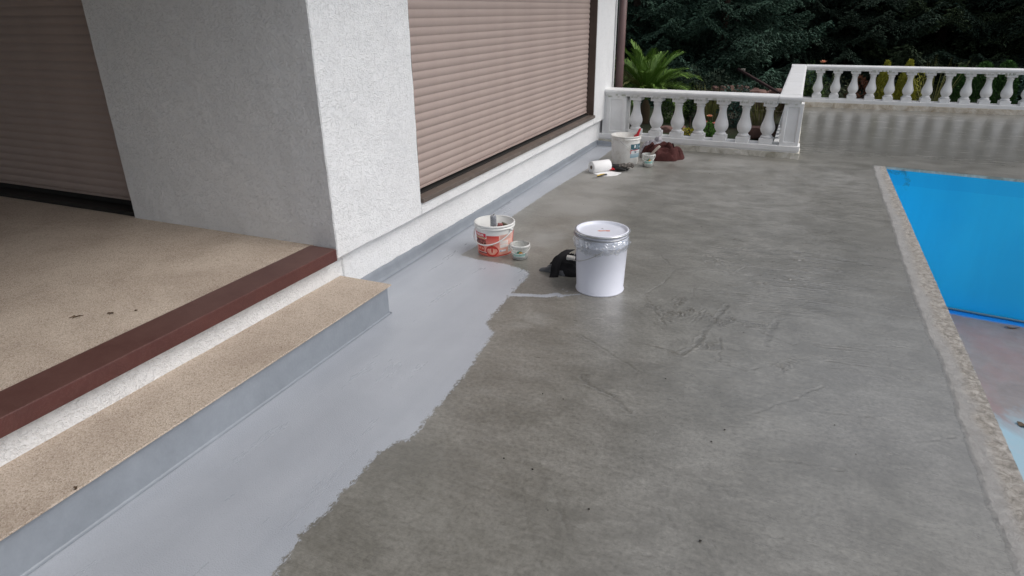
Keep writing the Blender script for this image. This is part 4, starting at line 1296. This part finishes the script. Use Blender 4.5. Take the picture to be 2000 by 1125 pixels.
# ================================================================ SMALL LITTER
def pebble_stuff():
    bm = bmesh.new()
    pts = [(-1.647, 5.413), (-1.92, 5.307), (-0.092, 6.111), (-0.704, 7.097), (-0.68, 7.031), (-0.264, 6.702), (-0.232, 6.715), (0.015, 4.209), (-0.098, 3.335), (-0.391, 2.702), (-0.779, 2.352), (-0.088, 2.389), (-0.128, 2.286), (-0.598, 1.668), (-0.468, 1.728), (-0.089, 1.727), (-0.879, 2.357), (-0.33, 2.388)]
    rr = random.Random(4)
    for (x, y) in pts + [(rr.uniform(-1.2, .8), rr.uniform(1.2, 7.5)) for _ in range(14)]:
        s = rr.uniform(.0015, .0038)
        r = bmesh.ops.create_icosphere(bm, subdivisions=1, radius=s)
        for v in r['verts']: v.co = Vector((v.co.x * rr.uniform(.8, 1.6) + x, v.co.y * rr.uniform(.8, 1.6) + y, v.co.z * .7 + s * .5 + .001))
    o = obj('grit', bm, simple('dark_grit', (.03, .025, .02), .8)); tag(o, 'loose dark grit scattered over the wet concrete', 'grit', kind='stuff')
pebble_stuff()
leafm = simple('dry_brown_leaf', (.09, .055, .03), .8)
def twig(name, loc, s, label, cat, seed, rz=0):
    rr = random.Random(seed); bm = bmesh.new()
    for k in range(5):
        a = rr.uniform(0, 2 * PI); L = s * rr.uniform(.5, 1)
        tube(bm, [(0, 0, .003), (L * .5 * math.cos(a), L * .5 * math.sin(a), .006), (L * math.cos(a), L * math.sin(a), .003)], [.0025, .002, .001], 5)
    o = obj(name, bm, leafm); o.location = loc; o.rotation_euler = (0, 0, rz); tag(o, label, cat); return o
twig('twig', (-2.792, 1.60, .378), .030, 'largest dry brown twig cluster on the sandy porch floor', 'twig', 1)
twig('twig', (-2.683, 1.687, .378), .022, 'middle dry brown twig cluster on the sandy porch floor', 'twig', 2)
twig('twig', (-2.601, 1.744, .378), .010, 'smallest dry twig bit on the porch floor nearest the red-brown beam', 'twig', 3)
def leaf(loc, s, rz, label, cat='leaf', asp=.35):
    bm = bmesh.new(); n = 8
    L = [bm.verts.new((s * (i / n - .5), s * asp * math.sin(PI * i / n) * .5, .006 * math.sin(i))) for i in range(n + 1)]
    R_ = [bm.verts.new((s * (i / n - .5), -s * asp * math.sin(PI * i / n) * .5, .006 * math.sin(i + 1))) for i in range(1, n)]
    for i in range(1, n - 1): bm.faces.new((L[i], L[i + 1], R_[i], R_[i - 1]))
    bm.faces.new((L[0], L[1], R_[0])); bm.faces.new((L[n - 1], L[n], R_[n - 2]))
    o = obj('fallen_leaf', bm, leafm); o.location = loc; o.rotation_euler = (0, 0, rz); tag(o, label, cat)
    md = o.modifiers.new('t', 'SOLIDIFY'); md.thickness = .002
leaf((2.02, 5.60, -1.492), .09, 2.4, 'wilted brown leaf on the pool floor where the pale blue begins', asp=.7)
leaf((2.38, 7.62, -1.492), .15, .2, 'thin dark leaf on the silty pool floor near the blue wall', asp=.22)
leaf((-1.985, .98 , .184), .012, .4, 'tiny dark red leaf scrap on the front edge of the sandy step', asp=.6)

# ================================================================ GARDEN
def soil():
    m = M('garden_soil_and_lawn')
    n1 = m.noise(.8, 6, .65); n2 = m.noise(30, 5, .7)
    c = m.ramp(n1, [(.4, (.045, .032, .022)), (.55, (.030, .045, .015))])
    m.col(m.mix(.5, c, m.ramp(n2, [(.3, (.5, .5, .5)), (.7, (1.4, 1.4, 1.4))]), 'MULTIPLY')); m.p(Roughness=.95)
    m.bump(n2, .8, .03); return m.m
bm = bmesh.new(); bmesh.ops.create_grid(bm, x_segments=120, y_segments=120, size=1)
for v in bm.verts:
    x = v.co.x * 90; y = v.co.y * 90 + 10
    z = -.35 + .05 * mnoise.noise(Vector((x * .6, y * .6, 0)))
    if x > -9 and x < 17 and y < 12.2 and y > -8 and not (x < -.5 and y > 8.6): z = -1.62 if (x > .5 or y < 8) else -.5
    v.co = Vector((x, y, z))
tag(obj('garden_ground', bm, soil()), kind='structure')

# ---- spruces: whorls of drooping branches set with needle shoots
rng = np.random.RandomState(11)
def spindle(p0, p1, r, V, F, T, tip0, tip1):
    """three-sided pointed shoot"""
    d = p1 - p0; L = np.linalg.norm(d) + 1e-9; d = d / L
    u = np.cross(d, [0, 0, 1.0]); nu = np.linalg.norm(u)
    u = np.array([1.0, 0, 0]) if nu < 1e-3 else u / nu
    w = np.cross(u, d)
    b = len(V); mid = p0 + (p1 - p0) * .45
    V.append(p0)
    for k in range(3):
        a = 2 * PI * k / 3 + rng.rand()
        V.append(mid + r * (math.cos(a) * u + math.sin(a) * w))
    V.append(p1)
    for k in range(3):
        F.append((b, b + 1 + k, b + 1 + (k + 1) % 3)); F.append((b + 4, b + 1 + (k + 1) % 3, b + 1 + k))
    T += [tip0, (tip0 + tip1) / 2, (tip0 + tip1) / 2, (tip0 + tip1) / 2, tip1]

def branch_template(droop, fine=True):
    V, F, T = [], [], []
    def axis(t): return np.array([t, 0, -droop * t * (1 - .75 * t) * 1.2 + .10 * max(0, t - .75) * 2])
    n = 27 if fine else 16
    for i in range(n):
        t = .14 + .85 * i / (n - 1)
        p = axis(t)
        sl = .32 * (1 - t) ** .75 + .06
        for s in (-1, 1):
            ang = math.radians(rng.uniform(48, 70)); sag = rng.uniform(.15, .45)
            d = np.array([math.cos(ang), s * math.sin(ang), -sag]) * sl * rng.uniform(.65, 1.15)
            du = d / np.linalg.norm(d); sd_ = np.cross(du, [0, 0, 1])
            m_ = max(2, int(sl * (26 if fine else 11)))
            for k in range(m_):
                u = (k + .5) / m_
                q = p + d * u + np.array([0, 0, -.05 * u * u * sl * 3])
                ln = (.030 if fine else .06)
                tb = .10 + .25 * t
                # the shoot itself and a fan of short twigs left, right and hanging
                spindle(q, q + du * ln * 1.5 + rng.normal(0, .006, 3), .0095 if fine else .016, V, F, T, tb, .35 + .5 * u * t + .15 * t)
                for sg in ((-1, 1) if fine else (rng.choice([-1, 1]),)):
                    if rng.rand() < .8:
                        e = (sd_ * sg * rng.uniform(.5, 1) + du * .7 + np.array([0, 0, -rng.uniform(.2, .9)])) * ln * rng.uniform(.6, 1.15)
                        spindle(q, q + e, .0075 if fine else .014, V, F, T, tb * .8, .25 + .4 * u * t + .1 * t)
        for k in range(2):
            e = np.array([.04, 0, .004]) + rng.normal(0, .012, 3)
            spindle(p, p + e, .011, V, F, T, .2, .45 + .5 * t)
    return np.array(V), np.array(F), np.array(T)
BT = [branch_template(.34), branch_template(.5), branch_template(.18), branch_template(.42)]
BS = [branch_template(.34, False), branch_template(.45, False), branch_template(.2, False)]

def spruce_mesh(h, rad, seed, low=.15, whorl=.26, per=8):
    r = np.random.RandomState(seed)
    Vs, Fs, Ts = [], [], []; off = 0
    z = low
    while z < h - .1:
        k = (z / h); Lr = rad * (1 - k) ** .85 * (1 if z > .8 else .93) + .12
        nper = per if Lr > .6 else 5
        a0 = r.rand() * 6.28
        for i in range(nper):
            V, F, T = BT[r.randint(len(BT))] if z < 2.3 else BS[r.randint(len(BS))]
            L = Lr * r.uniform(.72, 1.12)
            a = a0 + 2 * PI * i / nper + r.uniform(-.25, .25)
            tl = r.uniform(-.12, .18) + .25 * k
            ca, sa = math.cos(tl), math.sin(tl)
            P_ = V * L * np.array([1, 1, 1])
            X_ = P_[:, 0] * ca - P_[:, 2] * sa; Z_ = P_[:, 0] * sa + P_[:, 2] * ca
            cb, sb = math.cos(a), math.sin(a)
            W_ = np.stack([X_ * cb - P_[:, 1] * sb, X_ * sb + P_[:, 1] * cb, Z_ + z + r.uniform(-.1, .1)], 1)
            Vs.append(W_); Fs.append(F + off); Ts.append(T * r.uniform(.7, 1.1)); off += len(W_)
        z += whorl * (1 + .8 * k)
    V = np.concatenate(Vs); V[:, 2] = np.maximum(V[:, 2], .03)
    return V, np.concatenate(Fs), np.concatenate(Ts)

barkm = simple('spruce_bark', (.05, .035, .025), .9, bump=.02, bs=20)
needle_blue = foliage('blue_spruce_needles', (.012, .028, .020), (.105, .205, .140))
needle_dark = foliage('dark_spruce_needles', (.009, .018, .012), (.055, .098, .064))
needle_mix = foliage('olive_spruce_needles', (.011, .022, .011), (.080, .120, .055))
def trunk_mesh(h):
    bm = bmesh.new(); tube(bm, [(0, 0, -.1), (0, 0, h * .4), (.02, 0, h * .8), (0, 0, h)], [.11, .08, .04, .01], 10)
    me = bpy.data.meshes.new('trunk'); bm.to_mesh(me); bm.free(); me.materials.append(barkm); return me
TM = trunk_mesh(7.2)
def mesh_of(data, mat):
    V, F, T = data
    o = np_mesh('crown', V, F, mat, None, False, dict(tip=T)); me = o.data; bpy.data.objects.remove(o); return me
CR = [mesh_of(spruce_mesh(7.4, 2.7, 5), needle_blue), mesh_of(spruce_mesh(7.2, 2.4, 8), needle_dark), mesh_of(spruce_mesh(7.0, 2.6, 13), needle_mix)]
SPR = [  # x, y, z, scale, rz, crown, label
 (-3.9, 16.6, .3, .98, .3, 0, 'blue-green spruce directly behind the palm, nearest the downpipe'),
 (-1.9, 16.9, .1, 1.0, 2.1, 0, 'blue-green spruce whose long low branches reach over the near balustrade corner'),
 (-6.3, 18.5, .2, 1.2, 1.1, 1, 'dark spruce mostly hidden behind the house corner'),
 (.9, 19.6, -.1, 1.12, .8, 1, 'dark spruce behind the first balusters of the far balustrade'),
 (3.0, 20.2, -.2, 1.15, 4.0, 2, 'olive dark spruce behind the middle of the far balustrade'),
 (5.0, 19.5, -.1, 1.1, 5.1, 1, 'dark spruce behind the pool, second from the right picture edge'),
 (7.0, 20.0, -.1, 1.15, 2.7, 2, 'olive dark spruce at the right picture edge'),
 (9.6, 20.5, -.2, 1.2, .2, 1, None), (-4.8, 21.5, .2, 1.3, 3.9, 1, None), (-2.2, 21.5, .0, 1.3, 5.3, 1, None),
 (-.3, 22.5, .0, 1.3, 1.9, 2, None), (1.8, 23.2, .0, 1.3, .4, 1, None), (4.1, 23.4, .0, 1.35, 3.3, 1, None), (6.4, 23.5, .0, 1.3, 2.2, 1, None), (8.9, 24, .0, 1.4, 1.2, 1, None), (-8.5, 22, .0, 1.4, .9, 1, None),
 (12.2, 22, .0, 1.3, 2.0, 1, None)]
for (x, y, dz, s, rz, c, lab) in SPR:
    t = empty('spruce_tree', (x, y, -.35), rz); t.scale = (s, s, s)
    tag(t, lab or 'dark spruce in the back row of the tree belt', 'tree', 'spruces behind the garden' if lab else 'back row of dark spruces')
    o = bpy.data.objects.new('crown', CR[c]); C.objects.link(o); o.parent = t
    o = bpy.data.objects.new('trunk', TM); C.objects.link(o); o.parent = t
# far wood closing the gaps
V, F, T = [], [], []
for k in range(9000):
    x = rng.uniform(-24, 34); z = rng.uniform(-.3, 7.5 - rng.rand() * 2); y = 26.5 + rng.uniform(-1, 1) + .12 * abs(x)
    p = np.array([x, y, z]); e = rng.normal(0, .35, 3) + np.array([0, -.1, -.2])
    spindle(p, p + e, .13, V, F, T, .0, .35)
tag(np_mesh('dark_wood', V, F, needle_dark, None, False, dict(tip=T)), 'dark mass of conifers closing the view far behind the garden', 'woodland', kind='stuff')

# ---- palm
def frond(L, arch, n=34, seed=0, width=.34):
    r = np.random.RandomState(seed); V, F, T = [], [], []
    e0 = 1.42 - .75 * max(0, arch - .35)
    th = [e0 - arch * (i / 40) ** 1.4 * 1.5 for i in range(41)]
    cx_ = np.cumsum([0] + [math.cos(a) * L / 40 for a in th]); cz_ = np.cumsum([0] + [math.sin(a) * L / 40 for a in th])
    def ax(t): return np.array([np.interp(t * 40, range(42), cx_), 0, np.interp(t * 40, range(42), cz_)])
    pts = [ax(i / 12) for i in range(13)]
    for a, b in zip(pts[:-1], pts[1:]):
        k = len(V); w = .007
        V += [a + [0, w, 0], a - [0, w, 0], b - [0, w * .8, 0], b + [0, w * .8, 0]]; F.append((k, k + 1, k + 2, k + 3)); T += [.8] * 4
    for i in range(n):
        t = .16 + .84 * i / (n - 1); p = ax(t); q = ax(min(1, t + .02)); d = q - p; d /= np.linalg.norm(d) + 1e-9
        l = width * math.sin(PI * min(1, .25 + .72 * t)) ** .7 * r.uniform(.8, 1.1) * L
        for s in (-1, 1):
            e = d * 1.15 + np.array([0, s * .66, .30]) + r.normal(0, .08, 3); e = e / np.linalg.norm(e) * l
            m = p + e * .55; tp = p + e + np.array([0, 0, -.18 * l])
            wv = np.cross(e, [0, 0, 1]); wv = wv / (np.linalg.norm(wv) + 1e-9) * .0065
            k = len(V); V += [p - wv * .6, p + wv * .6, m + wv, m - wv, m - wv, m + wv, tp + wv * .15, tp - wv * .15]
            F += [(k, k + 1, k + 2, k + 3), (k + 4, k + 5, k + 6, k + 7)]; T += [.3, .3, .6, .6, .6, .6, 1, 1]
    return np.array(V), np.array(F), T
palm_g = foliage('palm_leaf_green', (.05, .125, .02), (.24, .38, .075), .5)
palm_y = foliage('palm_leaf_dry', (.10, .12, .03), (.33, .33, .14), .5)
pl = empty('palm', (-2.62, 12.3, -.35))
tag(pl, 'bright green feathery palm growing between the downpipe and the blue spruces', 'palm')
obj('trunk', lathe([(.07, 0), (.09, .15), (.085, .3), (.05, .4), (.02, .44)], 12), simple('palm_fibre_trunk', (.10, .07, .04), .95, bump=.02, bs=25), pl, True)
for k in range(32):
    az = k * 2.399 + .3; L = .92 + .30 * ((k * 37) % 10) / 10; arch = .35 + .95 * (k / 32)
    V, F, T = frond(L, arch, 46, k)
    o = np_mesh('frond', V, F, palm_y if k in (17, 19, 22, 20) else palm_g, pl, False, dict(tip=T))
    o.location = (0, 0, .40); o.rotation_euler = (0, 0, az)

# ---- bushy plants
def clump(n, rx, ry, rz, leaf_, seed, shape='ball', jitter=1.0, asp=.4):
    r = np.random.RandomState(seed); V, F, T = [], [], []
    for k in range(n):
        d = r.normal(0, 1, 3); d /= np.linalg.norm(d)
        rr = r.uniform(.55, 1.0) ** .5
        if shape == 'cone':
            h = r.rand() ** 1.25; a = r.rand() * 2 * PI; q = (1 - h) ** .75 * (.75 + .25 * r.rand()) * (1 + .12 * math.sin(5 * a + 9 * h))
            p = np.array([rx * q * math.cos(a), ry * q * math.sin(a), rz * h]); e = np.array([math.cos(a) * .35, math.sin(a) * .35, 1.0]) + r.normal(0, .3, 3)
        elif shape == 'column':
            h = r.rand(); a = r.rand() * 2 * PI; q = (1 - h ** 3) ** .6 * (.7 + .3 * r.rand())
            p = np.array([rx * q * math.cos(a), ry * q * math.sin(a), rz * h]); e = np.array([math.cos(a) * .5, math.sin(a) * .5, .8]) + r.normal(0, .4, 3)
        elif shape == 'grass':
            a = r.rand() * 2 * PI; q = r.rand() * .3; p = np.array([rx * q * math.cos(a), ry * q * math.sin(a), 0])
            e = np.array([math.cos(a) * r.uniform(.1, .6), math.sin(a) * r.uniform(.1, .6), 1.0]); 
        else:
            b_ = 1 + .22 * math.sin(4 * d[0] + 3 * d[1] + seed) ; p = np.array([rx * d[0], ry * d[1], rz * .5 + rz * .5 * d[2]]) * rr * b_; e = d + r.normal(0, .55, 3) * jitter
        e = e / np.linalg.norm(e) * leaf_ * r.uniform(.6, 1.3)
        s_ = np.cross(e, r.normal(0, 1, 3)); s_ = s_ / (np.linalg.norm(s_) + 1e-9) * leaf_ * asp * .5
        k0 = len(V); V += [p, p + e * .5 + s_, p + e, p + e * .5 - s_]; F.append((k0, k0 + 1, k0 + 2, k0 + 3))
        tt = r.rand() * .5 + .5 * rr; T += [tt * .5, tt, min(1, tt * 1.2), tt]
    return np.array(V), np.array(F), T
def plant(name, loc, spec, mat, label, cat, group=None, stem=.3, stem_mat=None):
    t = empty(name, loc); tag(t, label, cat, group)
    V, F, T = clump(*spec[0], **spec[1]) if isinstance(spec[1], dict) else clump(*spec)
    np_mesh('foliage', V, F, mat, t, False, dict(tip=T))
    bm = bmesh.new(); tube(bm, [(0, 0, -.05), (.01, 0, stem)], [.02, .008], 6); obj('stem', bm, stem_mat or barkm, t)
    return t
g_yel = foliage('golden_conifer', (.13, .14, .015), (.52, .50, .06)); g_thu = foliage('thuja_green', (.013, .04, .010), (.07, .18, .035))
g_dk = foliage('dull_evergreen', (.008, .017, .010), (.03, .055, .03)); g_mid = foliage('mid_green_leaves', (.020, .05, .012), (.10, .17, .04))
g_brn = foliage('autumn_brown_leaves', (.055, .022, .012), (.22, .09, .045)); g_blue = foliage('glaucous_shrub', (.015, .040, .032), (.075, .15, .12))
g_str = foliage('straw_grass', (.11, .12, .03), (.34, .33, .13))
Gz = -.35
plant('rose_bush', (.12, 14.2, Gz), ((1500, .34, .28, .85, .055, 1), dict(shape='ball')), g_mid, 'leggy rose bush at the inner end of the far balustrade', 'shrub')
plant('shrub', (.62, 14.5, Gz), ((900, .30, .30, .70, .05, 2), dict(shape='ball')), foliage('mottled_shrub_leaves', (.03, .045, .02), (.16, .18, .10)), 'mottled grey-green shrub behind the second gap of the far balustrade', 'shrub')
plant('shrub', (.98, 14.6, Gz), ((600, .22, .22, .72, .06, 3), dict(shape='column')), g_brn, 'brown leaved autumn shrub behind the third gap of the far balustrade', 'shrub')
plant('golden_conifer', (1.40, 14.6, Gz), ((3200, .24, .24, 1.0, .055, 4), dict(shape='cone', asp=.35)), g_yel, 'first golden yellow conifer left of its twin behind the far balustrade', 'shrub')
plant('golden_conifer', (1.76, 14.5, Gz), ((3600, .26, .26, 1.02, .06, 5), dict(shape='cone', asp=.4)), g_yel, 'second golden conifer with yellow flecks behind the far balustrade', 'shrub')
plant('shrub', (2.02, 14.9, Gz), ((900, .20, .20, .75, .05, 6), dict(shape='ball')), g_yel, 'low yellow green shrub right of the golden conifers', 'shrub')
plant('grass_tuft', (2.22, 14.4, Gz), ((60, .25, .25, .8, .95, 7), dict(shape='grass', asp=.012)), g_str, 'thin straw coloured grass stalks between the golden and green conifers', 'grass')
for i, (x, y, hh, rr_, lab) in enumerate([(2.62, 14.6, .92, .20, 'leftmost green columnar thuja behind the far balustrade'), (2.98, 14.7, 1.0, .24, 'middle green thuja behind the far balustrade'), (3.34, 14.8, 1.02, .25, 'rightmost green thuja behind the far balustrade')]):
    plant('thuja', (x, y, Gz), ((3400, rr_, rr_, hh, .06, 20 + i), dict(shape='column', asp=.3)), g_thu, lab, 'thuja', 'thujas behind the far balustrade')
plant('shrub', (3.78, 14.9, Gz), ((1800, .28, .25, .9, .05, 31), dict(shape='ball')), g_blue, 'dark bluish shrub right of the thujas behind the far balustrade', 'shrub')
plant('shrub', (4.15, 14.7, Gz), ((1800, .30, .30, 1.18, .07, 32), dict(shape='ball')), g_str, 'tall yellow and rust shrub rising above the far handrail at the right edge', 'shrub')
plant('shrub', (4.6, 14.7, Gz), ((1500, .30, .30, .9, .06, 33), dict(shape='ball')), g_thu, 'green shrub beyond the right end of the far balustrade', 'shrub')
# near bed
plant('shrub', (-2.15, 12.6, Gz), ((1500, .33, .30, .75, .07, 41), dict(shape='ball')), g_mid, 'mid green shrub behind the second and third near balusters', 'shrub')
plant('shrub', (-1.72, 12.7, Gz), ((1300, .28, .25, .62, .06, 47), dict(shape='ball')), g_dk, 'dark shrub behind the middle of the near balustrade', 'shrub')
plant('grass_tuft', (-1.45, 12.5, Gz), ((170, .5, .5, .8, .62, 42), dict(shape='grass', asp=.018)), g_str, 'arching straw-green grass behind the middle near balusters', 'grass')
plant('shrub', (-1.05, 12.4, Gz), ((2200, .26, .24, .68, .05, 43), dict(shape='ball')), g_blue, 'blue-green dwarf conifer behind the fifth near baluster', 'shrub')
plant('shrub', (-1.95, 14.2, Gz), ((2200, .5, .4, .8, .07, 48), dict(shape='ball')), g_dk, 'broad dark shrub at the foot of the blue spruces', 'shrub')
plant('grass_tuft', (-.55, 12.2, Gz), ((150, .5, .5, .8, .55, 44), dict(shape='grass', asp=.018)), g_str, 'straw-green grass tuft next to the near balustrade corner', 'grass')
plant('flower_plant', (-1.36, 11.45, Gz), ((700, .12, .12, .17, .045, 45), dict(shape='ball')), foliage('bright_green_cushion', (.04, .12, .015), (.14, .32, .05)), 'bright green cushion plant below the orange flowers', 'flower')
plant('flower_plant', (-1.66, 11.38, Gz), ((420, .13, .10, .09, .035, 46), dict(shape='ball')), foliage('yellow_flower_heads', (.25, .28, .03), (.75, .62, .05)), 'small yellow flowering plant behind the near balustrade', 'flower')
petal = simple('salmon_petals', (.80, .25, .16), .6); petal2 = simple('pale_orange_petals', (.85, .42, .26), .6)
def flower(loc, r, mat, label, stem=.3):
    f = empty('flower', loc); tag(f, label, 'flower')
    bm = bmesh.new(); rr = random.Random(int(loc[0] * 1000))
    for ring, (k, s, el) in enumerate(((7, 1, .3), (5, .7, .8), (3, .4, 1.2))):
        for i in range(k):
            a = 2 * PI * i / k + ring; d = Vector((math.cos(a) * math.cos(el), math.sin(a) * math.cos(el), math.sin(el))); w = Vector((-math.sin(a), math.cos(a), 0)) * r * .45 * s
            c = Vector((0, 0, 0)); bm.faces.new([bm.verts.new(p) for p in (c, c + d * r * s * .6 + w, c + d * r * s + Vector((0, 0, r * .25)), c + d * r * s * .6 - w)])
    obj('petals', bm, mat, f)
    bm = bmesh.new(); tube(bm, [(0, 0, 0), (.01, .01, -stem * .5), (0, .02, -stem)], .004, 5); obj('stem', bm, g_mid, f)
flower((.27, 13.45, .70), .062, petal2, 'pale orange rose just above the far handrail', .9)
flower((-1.36, 11.5, -.06), .055, petal2, 'pale orange flower above the green cushion plant, highest of three', .28)
flower((-1.42, 11.45, -.15), .05, petal, 'salmon flower at the left of the green cushion plant', .2)
flower((-1.26, 11.48, -.17), .05, petal, 'salmon flower at the right of the green cushion plant', .18)
flower((.42, 13.6, -.05), .05, simple('crimson_petals', (.5, .02, .06), .6), 'crimson flower low behind the first far baluster', .3)
flower((4.0, 13.9, .0), .05, simple('red_petals', (.5, .03, .02), .6), 'red flower low behind the far balustrade near the right picture edge', .35)
# rocks and edging stones
stone_m = simple('reddish_brown_fieldstone', (.17, .095, .08), .85, var=.35, vs=5, bump=.01, bs=20)
pale_m = simple('pale_limestone', (.55, .52, .47), .8, bump=.01, bs=20)
def rock(loc, s, seed, label, mat=stone_m, group='brown garden stones'):
    bm = bmesh.new(); bmesh.ops.create_icosphere(bm, subdivisions=3, radius=1)
    for v in bm.verts:
        q = v.co.normalized(); k = 1 + .28 * mnoise.noise(q * 1.3 + Vector((seed, 0, 0))) + .10 * mnoise.noise(q * 4 + Vector((seed, 0, 0)))
        for ax in range(3):
            c = q[ax] * k
            q2 = max(-.72, min(.72, c)); v.co[ax] = q2 * s[ax]
    o = obj('stone', bm, mat); o.location = loc; o.rotation_euler = (0, 0, seed); tag(o, label, 'stone', group)
rocks = [(-2.05, 11.5, .12, 'brown edging stone nearest the house behind the near balustrade'), (-1.84, 11.62, .11, 'brown edging stone left of the yellow flowers'), (-.62, 11.7, .17, 'flat brown stone low beside the near balustrade corner'), (-.42, 11.75, .12, 'small brown stone closest to the corner pedestal'),
         (-.80, 13.3, .22, 'large reddish boulder behind the sixth near baluster'), (-.62, 13.0, .16, 'smaller reddish boulder in front of the large one')]
for i, (x, y, s, lab) in enumerate(rocks): rock((x, y, Gz + (s * .3 if i < 4 else .22 + s)), (s * 1.3, s, s * .75), i * 1.7, lab)
for i in range(9):
    rock((-1.65 + i * .155 + .03 * math.sin(i * 3), 14.3 + .1 * math.sin(i * 5), .10 + .03 * math.sin(i * 7)), (.085, .08, .075), i * 2.3 + 20, 'reddish stone in the low rubble row seen over the near handrail', stone_m, 'rubble row over the near handrail')
bm = bmesh.new()
for i in range(26):
    r = bmesh.ops.create_icosphere(bm, subdivisions=1, radius=.14)
    for v in r['verts']: v.co += Vector((-1.8 + (i % 13) * .13, 14.45 + .15 * (i // 13), -.05 - .15 * (i // 13)))
tag(obj('rubble', bm, stone_m), 'rubble bank carrying the reddish stone row', 'rubble', kind='stuff')
rock((-1.28, 15.9, .36), (.07, .05, .035), 41, 'pale stone glimpsed under the blue spruce branches, the larger one', pale_m, 'pale stones')
rock((-1.66, 15.9, .33), (.035, .03, .03), 43, 'pale stone glimpsed under the blue spruce branches, the smaller one', pale_m, 'pale stones')
a_ = Vector((-1.30, 15.0, .44)); b_ = Vector((-.22, 12.75, .15))
bm = bmesh.new(); box(bm, -.022, .022, -.022, .022, 0, (b_ - a_).length, .005)
rl = obj('timber_rail', bm, simple('weathered_red_timber', (.035, .015, .015), .8)); rl.location = a_; rl.rotation_euler = (b_ - a_).to_track_quat('Z', 'Y').to_euler()
tag(rl, 'weathered red timber rail slanting down behind the near balustrade corner', 'timber rail')
